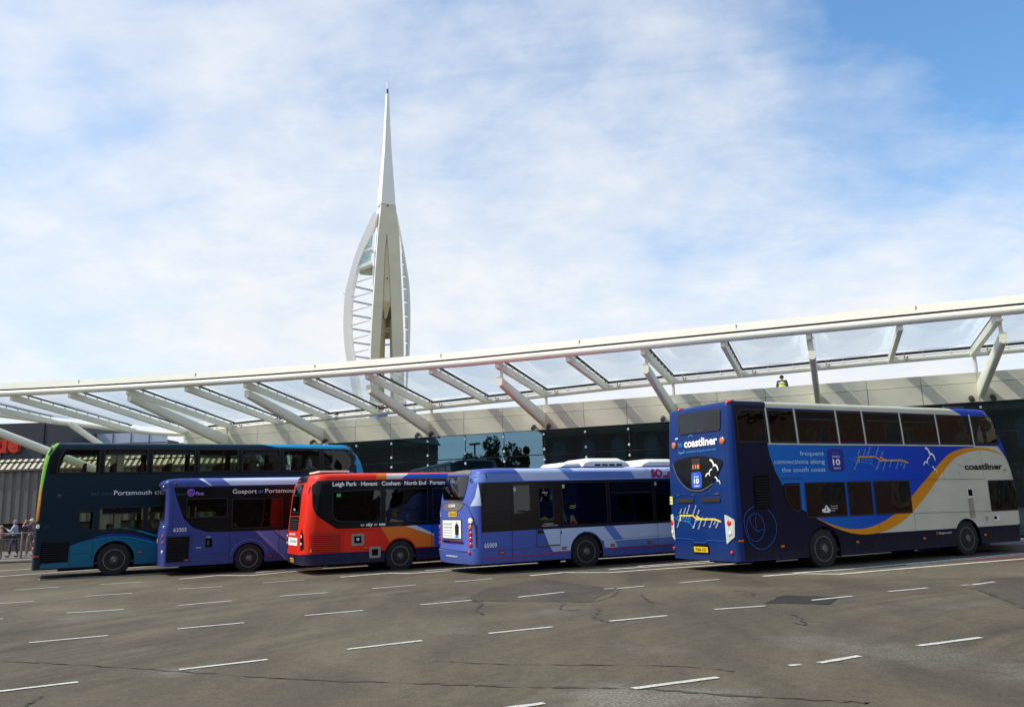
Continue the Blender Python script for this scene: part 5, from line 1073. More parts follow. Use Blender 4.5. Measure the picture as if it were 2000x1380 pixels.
tb(MB().box(un(-2, 33.7, 4.62), (54, .9, .22), -UA), 'ceiling_edge', mat('pale_green_soffit', (.50, .66, .54), .6, var=.15, scale=.5))
tb(MB().box(un(-18, 36, 4.62), (22, 5, .12), -UA), 'ceiling', INT); tb(MB().box(un(-15.5, 35.2, 3.0), (8, .5, 1.0), -UA), 'counter_screen', GRC); tb(MB().box(un(-21.5, 35.2, 3.1), (3, .5, .9), -UA), 'counter_screen', GRC)
# floodlights at the foot of each arm
sp0 = None
for u in SU:
    for du in (-.36, .30):
        if sp0 is None:
            sp0 = empty('floodlight', un(u+du, NF-.02, 4.93), -UA)
            MB().lathe([(.05, 0), (.05, -.10)], (0, 0, 0), 12).build('bracket', M['black'], sp0, 40)
            hd = MB().lathe([(.07, -.10), (.095, -.14), (.095, -.26), (.08, -.30)], (0, 0, 0), 14); hd.v = [tuple(Vector((x, y, z+(y+.1)*.55))) for x, y, z in hd.v]; hd.build('lamp_head', mat('dark_brown_casting', (.035, .028, .022), .5), sp0, 40)
            q = sp0
        else:
            q = sp0.copy(); COL.objects.link(q); q.location = un(u+du, NF-.02, 4.93)
            for ch in list(sp0.children):
                c = ch.copy(); COL.objects.link(c); c.parent = q
        q['label'] = 'small dark brown floodlight on the cream fascia at the foot of a raking arm'; q['category'] = 'floodlight'; q['group'] = 'floodlights on the fascia'

# ================================================================== spire tower
TW = Vector((-46.41, 308.99, 0)); tw = empty('observation_tower', TW); tag(tw, 'tall white sail shaped observation tower with needle spire behind the canopy', 'tower')
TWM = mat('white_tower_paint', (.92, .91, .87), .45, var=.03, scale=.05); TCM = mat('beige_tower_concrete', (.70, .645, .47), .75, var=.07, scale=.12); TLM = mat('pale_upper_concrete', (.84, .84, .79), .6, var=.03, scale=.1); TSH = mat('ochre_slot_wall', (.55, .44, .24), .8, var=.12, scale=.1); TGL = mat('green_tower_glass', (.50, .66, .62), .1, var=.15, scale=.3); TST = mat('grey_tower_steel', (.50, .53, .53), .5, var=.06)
def itp(tab, z):
    for a, c in zip(tab, tab[1:]):
        if z <= c[0]: t = (z-a[0])/(c[0]-a[0]); return [p+(q-p)*max(0, t) for p, q in zip(a[1:], c[1:])]
    return list(tab[-1][1:])
# z: left edge, ridge, right edge
SH = [(0, -9.5, -7.4, 6.2), (57.9, -8.1, -6.1, 5.7), (66.5, -7.8, -5.8, 5.7), (79, -7.3, -5.1, 5.3), (92, -6.6, -4.3, 4.8), (105.9, -5.6, -3.4, 4.3), (117.9, -4.4, -2.25, 2.95), (142, -2.1, -.9, 1.4), (164.7, -.8, -.1, .55)]
def sec(z):
    l, m, r = itp(SH, z); w = r-l
    return (l, .35*w), (m, -.32*w), (r, -.05*w), (r-.1*w, .5*w), (l+.15*w, .6*w)
SLL = [(57.7, -3.0), (66.4, -2.5), (78.8, -1.8), (91.9, -1.3), (99, -1.0), (105.9, -.25)]; SLR = [(57.6, 1.8), (66.2, 1.5), (78.7, 1.3), (91.9, .7), (99, .3), (105.9, -.15)]
def fpt(x, z, dep=0):       # a point on the right hand front facet, moved back by dep
    (lx, ly), (mx, my), (rx, ry), *_ = sec(z); t = (x-mx)/(rx-mx); return (x, my+(ry-my)*t+dep, z)
zs = [0, 20, 40, 57.9, 66.5, 72.5, 79, 92, 99, 105.9]
mb = MB(); mw = MB()
left = lambda z: [(*sec(z)[0], z), (*sec(z)[1], z)]
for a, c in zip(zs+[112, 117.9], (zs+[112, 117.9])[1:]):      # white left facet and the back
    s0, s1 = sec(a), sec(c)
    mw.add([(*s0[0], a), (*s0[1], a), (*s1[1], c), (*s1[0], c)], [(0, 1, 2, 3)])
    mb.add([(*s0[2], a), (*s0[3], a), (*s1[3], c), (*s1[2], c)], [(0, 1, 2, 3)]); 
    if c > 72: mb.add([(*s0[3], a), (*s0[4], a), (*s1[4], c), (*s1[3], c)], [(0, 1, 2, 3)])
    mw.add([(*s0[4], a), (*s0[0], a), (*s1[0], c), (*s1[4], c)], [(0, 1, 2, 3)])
mw.build('white_facet', TWM, tw)
SLLx = [(0, -4.6)]+SLL; SLRx = [(0, 3.2)]+SLR
for a, c in zip(zs, zs[1:]):                                   # the two legs either side of the slot
    l0, l1 = itp(SLLx, a)[0], itp(SLLx, c)[0]; r0, r1 = itp(SLRx, a)[0], itp(SLRx, c)[0]; s0, s1 = sec(a), sec(c)
    mb.add([(*s0[1], a), fpt(l0, a), fpt(l1, c), (*s1[1], c)], [(0, 1, 2, 3)]); mb.add([fpt(r0, a), (*s0[2], a), (*s1[2], c), fpt(r1, c)], [(0, 1, 2, 3)])
s0, s1 = sec(105.9), sec(117.9); mb.add([(*s0[1], 105.9), (*s0[2], 105.9), (*s1[2], 117.9), (*s1[1], 117.9)], [(0, 1, 2, 3)])
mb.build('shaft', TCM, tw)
mb = MB(); mp = MB()
for a, c in zip(zs, zs[1:]):
    l0, l1 = itp(SLLx, a)[0], itp(SLLx, c)[0]; r0, r1 = itp(SLRx, a)[0], itp(SLRx, c)[0]; dp0, dp1 = (3.5 if a < 72.6 else .7), (3.5 if c < 72.6 else .7)
    k = .28 if c <= 72.6 else .12
    ia0, ia1 = l0+(r0-l0)*k, l1+(r1-l1)*k; ib0, ib1 = r0-(r0-l0)*(k+.04), r1-(r1-l1)*(k+.04)
    mb.add([fpt(l0, a), fpt(ia0, a, dp0), fpt(ia1, c, dp1), fpt(l1, c)], [(0, 1, 2, 3)]); mb.add([fpt(r0, a), fpt(ib0, a, dp0), fpt(ib1, c, dp1), fpt(r1, c)], [(0, 1, 2, 3)])
    if c > 79: mp.add([fpt(ia0, a, dp0), fpt(ib0, a, dp0), fpt(ib1, c, dp1), fpt(ia1, c, dp1)], [(0, 1, 2, 3)])
mb.build('slot_wall', TSH, tw); mp.build('slot_panel', TCM, tw)
mb = MB(); mb.add([fpt(-1.8, 79, .5), fpt(1.25, 79, .5), fpt(-.55, 72.5, 1.2), fpt(-1.4, 72.5, 1.2)], [(0, 1, 2, 3)]); mb.build('slot_web', TSH, tw)
mb = MB()
for z in (69.2, 68.2, 63, 57.8): mb.box((-1.0, 1.0, z), (2.4, .5, .5))
mb.build('cross_bar', TST, tw)
def needle(z):
    l, m, r = itp(SH, z); w = r-l; return [(l, .1*w, z), (m, -.35*w, z), (r, -.05*w, z), (r-.15*w, .4*w, z), (l+.2*w, .45*w, z)]
mb = MB(); mb.loft([needle(z) for z in (117.95, 122, 130, 142, 153, 164.7)]); o = mb.build('spire', TLM, tw)
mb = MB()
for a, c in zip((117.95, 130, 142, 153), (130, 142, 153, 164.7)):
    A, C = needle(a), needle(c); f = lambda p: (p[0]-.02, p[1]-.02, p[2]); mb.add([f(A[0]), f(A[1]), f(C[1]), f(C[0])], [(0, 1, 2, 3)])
mb.build('white_facet', TWM, tw)  # left face of the spire in the white tower paint
MB().lathe([(.38, 164.6), (.42, 166.8)], (-.05, 0, 0), 12, axis='Z').build('dark_collar', mat('dark_collar', (.10, .07, .08), .6), tw, 40)
MB().lathe([(.38, 166.8), (.30, 170)], (0, 0, 0), 12, axis='Z').build('tip', TWM, tw, 40)
BO = [(-4.6, 115.5), (-6.3, 113.1), (-10.0, 104.6), (-12.7, 97.5), (-14.5, 91.0), (-16.3, 83.0), (-16.8, 76.1), (-16.9, 69.1), (-16.4, 62.2), (-15.5, 56.3), (-12.5, 40), (-9.5, 20), (-8, 3)]
BI = [(-4.5, 113.8), (-5.0, 110.8), (-8.3, 102.6), (-10.6, 96.6), (-12.4, 91.0), (-14.0, 83.4), (-14.6, 76.2), (-14.7, 69.4), (-14.2, 63.0), (-13.3, 57.6), (-10.4, 40), (-7.6, 20), (-6.4, 3)]
def bow(O_, I_, y0, y1, name, m, sh=0):
    o_ = catmull(O_, 4); i_ = catmull(I_, 4); MB().loft([[(a[0], y0, a[1]), (c[0], y0, c[1]), (c[0]+sh, y1, c[1]), (a[0]+sh, y1, a[1])] for a, c in zip(o_, i_)]).build(name, m, tw, 30)
bow(BO, BI, -1.5, 1.2, 'sail_bow', TWM, .8)
RO = [(2.4, 117), (2.9, 115.2), (4.5, 106.0), (6.0, 96.4), (7.1, 88.4), (7.5, 79.9), (7.45, 70.7), (7.2, 63.8), (6.8, 57.4), (5, 30), (4.5, 3)]
RI = [(2.4, 114), (2.8, 112), (3.9, 104.5), (5.2, 95.9), (6.2, 88.2), (6.6, 79.9), (6.55, 70.8), (6.35, 64), (6.0, 58), (4.4, 30), (3.9, 3)]
bow(RO, RI, 6.5, 8.5, 'sail_bow', TWM, -.3)
lx = lambda z: itp(SH, z)[0]
for za, zb, xa in ((86.9, 89.3, -13.5), (81.1, 83.4, -14.5), (75.6, 78.1, -15.2), (70.2, 72.5, -15.3), (64.9, 66.9, -14.8), (59.7, 61.3, -14.0), (54, 55.6, -13)):
    MB().tube([(xa, -.6, za), (lx(zb)+.3, .5, zb)], .26, 8).build('sail_strut', TWM, tw, 40)
for za, zb, xa in ((86.2, 84.8, -13.2), (80.6, 79.2, -14.3), (75.1, 73.9, -14.7), (69.8, 68.6, -14.9), (64.5, 63.6, -14.4), (59.0, 58.3, -13.1), (53.4, 53, -12.6)):
    MB().beam((xa, 1.2, za), (lx(zb)+.3, 3, zb), .8, .55).build('sail_beam', TST, tw)
for z in (96, 91, 86, 80.6, 75, 69.8, 64.5, 59): MB().tube([(itp(SH, z)[2]-.3, 6, z+.7), (itp([(a[1], a[0]) for a in RI[::-1]], z)[0]+.3, 7, z)], .16, 6).build('sail_strut', TST, tw)
zz_ = [57.8, 64.5, 69.8, 75, 80.6, 86, 91, 96, 101]
for a, c in zip(zz_, zz_[1:]):
    ri = lambda z: itp([(k[1], k[0]) for k in RI[::-1]], z)[0]
    MB().add([(itp(SH, a)[2]-.2, 6.8, a+.5), (ri(a)+.2, 7.2, a+.5), (ri(c)+.2, 7.2, c-.1), (itp(SH, c)[2]-.2, 6.8, c-.1)], [(0, 1, 2, 3)]).build('sail_glazing', mat('pale_sail_glazing', (.86, .89, .88), .25, var=.08, scale=.3), tw)
dk = MB(); dk.prism([(-12.4, -1.2), (-6.4, -1.6), (-6.5, 4), (-11.2, 3.5)], 92.2, 93.2, lambda u, v, h: (u, v, h+(u+12.4)*.33)); dk.prism([(-10.1, -1.1), (-6.1, -1.4), (-6.1, 3.6), (-9.4, 3)], 98.9, 99.5, lambda u, v, h: (u, v, h+(u+10)*.33)); dk.build('deck', TWM, tw)
gm = MB(); gm.add([(-11.6, -.9, 93.7), (-6.4, -1.2, 95.4), (-6.2, -1.1, 99.9), (-9.9, -.8, 98.7)], [(0, 1, 2, 3)]); gm.add([(-9.4, -.8, 99.9), (-6.1, -1.1, 101), (-5.8, -1, 106.4)], [(0, 1, 2)]); gm.build('deck_window', TGL, tw)
MB().add([(-11.9, 1.5, 92.9), (-6.5, 3, 94.2), (-6.7, 3.4, 90.9), (-11.4, 3, 91.3)], [(0, 1, 2, 3)]).build('deck_underside', mat('pale_olive_soffit', (.45, .48, .36), .7), tw)
MB().box((-5.4, 0, 113.6), (1.7, 2, .5)).build('balcony', TWM, tw); MB().box((-5.0, 0, 112.8), (1.0, 1.6, 1.1)).build('balcony_box', TST, tw)
MB().box((0, 4, 2), (30, 22, 4)).build('base', TWM, tw)
sm = MB(); sm.lathe([(.25, -.5), (.25, .2)], fpt(.15, 117.3), 8); sm.lathe([(.25, -.5), (.25, .2)], fpt(-.1, 88), 8); sm.build('porthole', M['matblack'], tw)
MB().tube([(-17.4, 0, 83.4), (-16.2, 0, 82.6)], .12, 6).build('anemometer', TST, tw)

# ================================================================== buildings behind and around
CLD = mat('dark_slate_cladding', (.035, .038, .048), .5, var=.12, scale=.4)
cb_ = empty('leisure_building', (-44, 72, 0)); tag(cb_, 'dark slate clad building with red and orange letters ue, at the left edge', 'building')
MB().box((0, 0, 4.45), (22.0, 20, 8.9)).build('wall', CLD, cb_); mb = MB(); mb.box((18.5, 4, 3.7), (15.0, 20, 7.4)); mb.build('wall', CLD, cb_)
for k in range(5): MB().box((-9+4.5*k, -10.02, 4.4), (.05, .04, 8.8)).build('cladding_joint', M['matblack'], cb_)
wp = MB().box((0, 0, 0), (5.7, .1, 2.6)); wp.v = [(v[0]+13.7, v[1]-6.1, v[2]+7.0) for v in wp.v]; wp.build('white_cladding', mat('pale_blue_white_cladding', (.50, .58, .68), .25, var=.05, scale=.5), cb_)
mb = MB()
for k in range(1, 4): mb.box((10.85+1.43*k, -6.17, 7.0), (.05, .03, 2.6))
mb.box((13.7, -6.17, 7.5), (5.7, .03, .05)); mb.build('cladding_joint', M['shadowgap'], cb_)
MB().box((4.4, -10.06, 5.0), (3.0, .06, 4.6)).build('lighter_panel', mat('grey_blue_panel', (.075, .085, .11), .5), cb_)
sgn = None
for st, x0, wd in (('u', -38.42, .82), ('e', -37.50, .80)):
    tv, tf = text2d(st, .05); ww = max(a[0] for a in tv); hh = max(a[1] for a in tv)
    for lay, (mm_, dy, gr) in enumerate(((mat('orange_sign_edge', (.75, .25, .05), .4), .14, 1.06), (mat('red_sign_face', (.62, .03, .015), .35), 0, 1))):
        me = bpy.data.meshes.new('letter'); vs = [((a[0]/ww-.5)*wd*gr, dy, (a[1]/hh-.5)*.86*gr) for a in tv]; me.from_pydata(vs, [], tf)
        bm = bmesh.new(); bm.from_mesh(me); r_ = bmesh.ops.extrude_face_region(bm, geom=list(bm.faces)); bmesh.ops.translate(bm, vec=(0, .12, 0), verts=[v for v in r_['geom'] if isinstance(v, bmesh.types.BMVert)]); bmesh.ops.recalc_face_normals(bm, faces=bm.faces); bm.to_mesh(me); bm.free()
        if sgn is None: sgn = empty('cinema_sign', (-37.6, 61.7, 7.2)); tag(sgn, 'red letters ue with orange edges on the dark wall', 'sign')
        o = link_mesh('letter' if lay else 'letter_edge', me, mm_, sgn); o.location = (x0+wd/2+37.6, 0, .03)
# grey corrugated shed with translucent ribbed eaves
SHM = mat('grey_corrugated_metal', (.135, .125, .12), .55, var=.1, scale=1.5); SHE = mat('pale_ribbed_eaves', (.52, .48, .36), .5, var=.1)
shd = empty('station_shed', (-26, 48, 0)); tag(shd, 'grey corrugated station shed with pale ribbed eaves behind the people', 'shed')
mb = MB(); pts = []; x = -24
while x < 16:
    pts += [(x, 0), (x+.16, 0), (x+.22, -.07), (x+.40, -.07), (x+.46, 0)]; x += .46
mb.loft([[(a, c-2, z) for a, c in pts] for z in (1.60, 4.48)], close=False, caps=False); mb.build('wall', SHM, shd)
mb = MB()
x = -24
while x < 16: mb.add([(x, -2.15, 4.50), (x+.17, -2.15, 4.50), (x+.17, -1.5, 5.10), (x, -1.5, 5.10)], [(0, 1, 2, 3)]); x += .33
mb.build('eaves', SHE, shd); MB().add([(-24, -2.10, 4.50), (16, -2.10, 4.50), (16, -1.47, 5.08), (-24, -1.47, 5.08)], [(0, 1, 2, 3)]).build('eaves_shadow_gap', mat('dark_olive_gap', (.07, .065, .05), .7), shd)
MB().box((-4, 6, 2.5), (40, 15.5, 4.9)).build('hall', M['shadowgap'], shd); mb = MB(); mb.box((-4, -1.6, 1.58), (40, .3, .12)); mb.box((-4, -2.2, 4.47), (40, .08, .10)); mb.build('edge_beam', mat('brown_steel', (.12, .09, .07), .6), shd)
MB().box((-4, -1.8, .35), (40, .3, .7)).build('low_wall', mat('brown_brick', (.075, .05, .038), .85, var=.3, scale=4), shd)
for k in range(9): MB().box((-22+4.6*k, -1.6, .9), (.22, .22, 1.5)).build('post', CLD, shd)
# blue and white hoarding far behind the roof
hb = empty('striped_hoarding', un(-33.9, 62, 0)); tag(hb, 'blue and white striped block standing behind the terminal roof below the tower', 'hoarding')
xs_ = [-1.8, -1.25, -.25, .70, 1.6]; cs_ = [(.10, .28, .62), (.008, .06, .42), (.80, .82, .85), (.008, .06, .42)]
for k in range(4):
    MB().box(((xs_[k]+xs_[k+1])/2, 0, 5.0), (xs_[k+1]-xs_[k], 1.5, 9.8 if k != 2 else 9.9)).build('panel', mat('hoarding_colour_%d' % k, cs_[k], .5, var=.03), hb)
hb.rotation_euler = (0, 0, -UA)

# brick hotel and other things the glass reflects, behind and beside the camera
BRK = bpy.data.materials.new('dark_red_brick'); BRK.use_nodes = True; n = N(BRK.node_tree); p = BRK.node_tree.nodes['Principled BSDF']; g = n.n('ShaderNodeTexCoord').outputs['Object']
bk = n.n('ShaderNodeTexBrick', inp={'Scale': 1.0, 'Mortar Size': .012, 'Brick Width': .23, 'Row Height': .08}); bk.inputs['Color1'].default_value = (.085, .035, .022, 1); bk.inputs['Color2'].default_value = (.12, .05, .03, 1); bk.inputs['Mortar'].default_value = (.15, .12, .10, 1)
mp_ = n.vmap(g, (1, 1, 1), (R(90), 0, 0)); n.l(mp_, bk.inputs['Vector']); n.l(n.mix(.5, bk.outputs[0], n.ramp(n.noise(g, .8, 5), [(.3, .6), (.7, 1.3)]), 'MULTIPLY'), p.inputs['Base Color']); p.inputs['Roughness'].default_value = .85
STN = mat('brown_stone_trim', (.16, .12, .085), .8, var=.1)
def arch_house(loc, rz, W_, H_, nb, label, cat='building'):
    h = empty('brick_building', loc, rz); tag(h, label, cat)
    MB().box((0, 6, H_/2), (W_, 12, H_)).build('wall', BRK, h)
    MB().prism([(-W_/2-.3, H_), (W_/2+.3, H_), (W_/2-2, H_+3.2), (-W_/2+2, H_+3.2)], -.3, 12.3, lambda u, v, hh: (u, hh, v)).build('roof', mat('slate_roof', (.06, .06, .07), .6), h)
    MB().box((0, -.1, H_-.2), (W_+.2, .35, .35)).build('cornice', STN, h)
    for r_ in range(2):
        for k in range(nb):
            x = -W_/2+W_*(k+.5)/nb; z = 1.2+r_*4.4
            out = [(x-.85, z-.1), (x+.85, z-.1), (x+.85, z+1.9)]+[(x+.85*math.cos(a)*1.0, z+1.9+1.1*math.sin(a)) for a in [PI*q/10 for q in range(1, 10)]]+[(x-.85, z+1.9)]
            o = MB().prism(out, -.10, .05, lambda u, v, hh: (u, hh, v)).build('window', STN, h)
            inn = inset(out, .24); MB().prism(inn, -.12, -.05, lambda u, v, hh: (u, hh, v)).build('pane', mat('blue_grey_pane', (.06, .075, .09), .1), o)
            mb = MB(); mb.box((x, -.13, z+1.3), (.07, .04, 2.6)); mb.box((x, -.13, z+1.5), (1.3, .04, .07)); mb.build('glazing_bar', STN, o)
    return h
arch_house((-24.1, -14.5, 0), R(159.5), 24, 9.8, 7, 'dark red brick building with arched stone windows behind the camera')
arch_house((-67.4, 1.7, 0), R(159.5), 31, 9.8, 0, 'plain brick block beyond the two trees, added to keep sky off the terminal glass')  # added unseen block: darkens the reflection in the left end of the glazing
arch_house((20, -30, 0), PI+R(14), 54, 13, 14, 'very long brown brick terrace across the road behind the camera')
arch_house((44, 16, 0), R(-78)+PI*0-R(12), 40, 10.5, 9, 'long brown brick building across the road on the right')
def tree(loc, h, r, label, n_=5200):
    t = empty('tree', loc); tag(t, label, 'tree', 'trees behind the camera')
    mb = MB(); mb.tube([(0, 0, 0), (.1, 0, h*.3), (0, .1, h*.6)], [.28, .2, .1], 8)
    for k in range(7): a = k*.9; mb.tube([(0, 0, h*(.28+.04*k)), (r*.6*math.cos(a), r*.6*math.sin(a), h*(.5+.05*k))], [.1, .03], 6)
    mb.build('trunk', mat('bark', (.06, .045, .03), .9), t, 40)
    mb = MB(); cl_ = [(random.gauss(0, r*.42), random.gauss(0, r*.42), h*.66+random.gauss(0, h*.15), random.uniform(.25, .5)*r) for _ in range(22)]
    for _ in range(n_):
        c = random.choice(cl_); v = Vector((random.gauss(0, 1), random.gauss(0, 1), random.gauss(0, 1))).normalized()*c[3]*random.uniform(.6, 1); p = Vector(c[:3])+v; s_ = .27
        a = Vector((random.gauss(0, 1), random.gauss(0, 1), random.gauss(0, 1))).normalized(); bb = a.cross(Vector((0, 0, 1))).normalized(); mb.add([p-a*s_, p+bb*s_*.6, p+a*s_, p-bb*s_*.6], [(0, 1, 2, 3)])
    mb.build('crown', mat('dark_leaves', (.035, .055, .018), .8, var=.4, scale=2), t)
tree((-40.6, -8.2, 0), 8.6, 2.5, 'dark leafy tree beside the brick building behind the camera'); tree((-37.9, -9.6, 0), 7.8, 1.2, 'narrow small tree squeezed between the leafy tree and the brick building')
lp = empty('street_lamp', (-42.6, -7.0, 0)); tag(lp, 'tall black street lamp standing left of the leafy tree behind the camera', 'street lamp'); MB().tube([(0, 0, 0), (0, 0, 8.6)], .09, 8).build('post', M['black'], lp, 40); MB().box((0, 0, 8.7), (1.4, .3, .2)).build('lamp_head', M['black'], lp)

# ================================================================== people
SK1 = mat('light_skin', (.50, .28, .19), .6, var=.06); SK2 = mat('tanned_skin', (.34, .18, .11), .6, var=.06)
def skin_mesh(name, verts, edges, rad, m, parent, sub=1, root=0):
    me = bpy.data.meshes.new(name); me.from_pydata(verts, edges, []); o = bpy.data.objects.new(name, me); COL.objects.link(o)
    md = o.modifiers.new('s', 'SKIN'); md.use_smooth_shade = True
    for i, r in enumerate(rad):
        sv_ = me.skin_vertices[0].data[i]; sv_.radius = (r, r) if not isinstance(r, tuple) else r; sv_.use_root = (i == root)
    o.modifiers.new('u', 'SUBSURF').levels = sub; o.modifiers['u'].render_levels = sub
    dg = bpy.context.evaluated_depsgraph_get(); dg.update(); nm = bpy.data.meshes.new_from_object(o.evaluated_get(dg)); bpy.data.objects.remove(o)
    nm.name = name; q = link_mesh(name, nm, m, parent)
    for p in nm.polygons: p.use_smooth = True
    return q
def person(label, loc, rz, skin, top, legs, hair, pose='stand', arms=None, group=None, hat=None, shoes=None, vest=None, hgt=1.0, lean=0):
    P = empty('person', loc, rz); tag(P, label, 'person', group); P.scale = (hgt,)*3
    z0 = 0 if pose == 'stand' else -.42
    sit = pose == 'sit'
    arms = arms or {}
    J_ = {'pel': (0, 0, .95), 'spi': (0, .01-lean*.1, 1.10), 'che': (0, .02-lean*.2, 1.30), 'nek': (0, .01-lean*.28, 1.46), 'hed': (0, -.01-lean*.3, 1.56), 'top': (0, .0-lean*.3, 1.67)}
    for s_, sg in (('l', 1), ('r', -1)):
        J_['sh'+s_] = (sg*.18, .02-lean*.24, 1.40); e, h_ = arms.get(s_, ((sg*.24, .03, 1.12), (sg*.24, -.06, .88)))
        J_['el'+s_] = e; J_['wr'+s_] = h_
        J_['hi'+s_] = (sg*.09, 0, .90)
        if sit: J_['kn'+s_] = (sg*.11, -.42, .92); J_['an'+s_] = (sg*.11, -.42, .52); J_['to'+s_] = (sg*.11, -.55, .46)
        else:
            st = sg*arms.get('stride', .06); J_['kn'+s_] = (sg*.10, -.02-st*.5, .50); J_['an'+s_] = (sg*.10, .02-st, .09); J_['to'+s_] = (sg*.11, -.13-st, .04)
    Rd = {'pel': .115, 'spi': .105, 'che': .12, 'nek': .052, 'hed': .078, 'top': .055, 'sh': .058, 'el': .038, 'wr': .027, 'hi': .085, 'kn': .055, 'an': .036, 'to': .032}
    E_ = [('pel', 'spi'), ('spi', 'che'), ('che', 'nek'), ('nek', 'hed'), ('hed', 'top')]+[(a+s_, b_+s_) if a not in ('che', 'pel') else (a, b_+s_) for s_ in 'lr' for a, b_ in (('che', 'sh'), ('sh', 'el'), ('el', 'wr'), ('pel', 'hi'), ('hi', 'kn'), ('kn', 'an'), ('an', 'to'))]
    nm = list(J_); V = [Vector(J_[k])+Vector((0, 0, z0)) for k in nm]; rd = [Rd.get(k, Rd.get(k[:-1])) for k in nm]; ed = [(nm.index(a), nm.index(c)) for a, c in E_]
    # nose, and hands with four unequal curled fingers and a thumb
    V.append(Vector(J_['hed'])+Vector((0, -.098, .005+z0))); rd.append(.014); ed.append((nm.index('hed'), len(V)-1))
    for s_, sg in (('l', 1), ('r', -1)):
        wv = Vector(J_['wr'+s_]); ev = Vector(J_['el'+s_]); dr = (wv-ev).normalized(); sd = dr.cross(Vector((0, 1, .2))).normalized(); cu = dr.cross(sd).normalized()
        pal = wv+dr*.07+Vector((0, 0, z0)); V.append(pal); rd.append((.034, .018)); pi_ = len(V)-1; ed.append((nm.index('wr'+s_), pi_))
        for k, ln in enumerate((.062, .072, .067, .052)):
            bse = pal+sd*(.024-.016*k)+dr*.02; m_ = bse+dr*ln*.6+cu*.01; t_ = m_+dr*ln*.35+cu*.028
            V += [bse+dr*.01, m_, t_]; rd += [.010, .009, .0075]; L_ = len(V); ed += [(pi_, L_-3), (L_-3, L_-2), (L_-2, L_-1)]
        V += [pal-dr*.03+sd*.035, pal+sd*.05+dr*.02]; rd += [.011, .009]; L_ = len(V); ed += [(pi_, L_-2), (L_-2, L_-1)]
    skin_mesh('body', V, ed, rd, skin, P)
    z_ = Vector((0, 0, z0)); g = lambda k: Vector(J_[k])+z_
    # top with sleeves, trousers
    tv = [g('pel')+Vector((0, 0, .03)), g('spi'), g('che'), g('nek')-Vector((0, 0, .045))]; tr = [(.165, .12), (.155, .115), (.18, .13), .075]; te = [(0, 1), (1, 2), (2, 3)]
    for s_ in 'lr':
        b_ = len(tv); tv += [g('sh'+s_), g('sh'+s_).lerp(g('el'+s_), .55), g('sh'+s_).lerp(g('el'+s_), 1.0)]; tr += [.075, .062, .054]; te += [(2, b_), (b_, b_+1), (b_+1, b_+2)]
        if arms.get('long'): tv.append(g('el'+s_).lerp(g('wr'+s_), .9)); tr.append(.04); te.append((b_+2, b_+3))
    skin_mesh('shirt', tv, te, tr, top, P)
    lv = [g('pel')+Vector((0, 0, .02))]; lr = [(.15, .12)]; le = []
    for s_ in 'lr':
        b_ = len(lv); lv += [g('hi'+s_), g('hi'+s_).lerp(g('kn'+s_), .5), g('kn'+s_), g('kn'+s_).lerp(g('an'+s_), .9)]; lr += [.11, .088, .07, .06]; le += [(0, b_), (b_, b_+1), (b_+1, b_+2), (b_+2, b_+3)]
    skin_mesh('trousers', lv, le, lr, legs, P)
    for s_ in 'lr': skin_mesh('shoe', [g('an'+s_)+Vector((0, .03, -.04)), g('an'+s_)+Vector((0, -.05, -.045)), g('to'+s_)+Vector((0, -.02, 0))], [(0, 1), (1, 2)], [.045, .048, .038], shoes or M['black'], P)
    hd = g('hed'); hm = MB()
    prof = [(math.sin(a)*.098, math.cos(a)*.115) for a in [PI*.60*k/8 for k in range(8, -1, -1)]]
    hm.lathe(prof, (hd.x, hd.y+.018, hd.z+.03), 16, axis='Z'); hm.v = [(v[0], v[1] if not (v[1] < hd.y-.03 and v[2] < hd.z+.055) else hd.y-.03, v[2]) for v in hm.v]
    hm.build('hat' if hat else 'hair', hat or hair, P, 60)
    if hat: MB().lathe([(.10, -.01), (.135, -.012), (.13, 0)], (hd.x, hd.y, hd.z+.06), 16, axis='Z').build('hat_brim', hat, P, 40)
    for sg in (1, -1):
        MB().lathe([(.009, 0), (.009, -.006)], (hd.x+sg*.03, hd.y-.083, hd.z+.022), 8).build('eye', M['ink'], P); MB().box((hd.x+sg*.082, hd.y+.005, hd.z+.005), (.018, .03, .055)).build('ear', skin, P, bevel=.006)
    MB().box((hd.x, hd.y-.082, hd.z-.04), (.042, .006, .009)).build('mouth', mat('lips', (.30, .09, .07), .5), P)
    if vest:
        skin_mesh('vest', [g('pel')+Vector((0, 0, .08)), g('spi'), g('che'), g('nek')-Vector((0, 0, .07))], [(0, 1), (1, 2), (2, 3)], [(.185, .14), (.18, .14), (.205, .155), .11], vest, P)
        for z in (-.16, .0): MB().lathe([(.196, -.02), (.196, .02)], (g('che').x, g('che').y, g('che').z+z), 20, axis='Z').build('reflective_band', mat('silver_band', (.6, .62, .6), .3), P).scale = (1, .74, 1)
    return P
def cloth(nm_, c): return mat(nm_, c, .85, var=.18, scale=8)
GREYH = mat('grey_hair', (.30, .28, .26), .9, scale=30, var=.3); DARKH = mat('dark_hair', (.02, .014, .01), .8, scale=30, var=.3); BALD = SK1
person('person in white and navy top and blue jeans holding a coffee by the railing', (-23.05, 38.95, .12), R(-75), SK2, cloth('white_navy_top', (.42, .46, .66)), cloth('blue_jeans', (.035, .055, .09)), GREYH, arms={'l': ((.26, -.10, 1.15), (.16, -.28, 1.28)), 'r': ((-.24, -.08, 1.12), (-.20, -.34, 1.02)), 'stride': .16, 'long': 1}, hgt=.98)
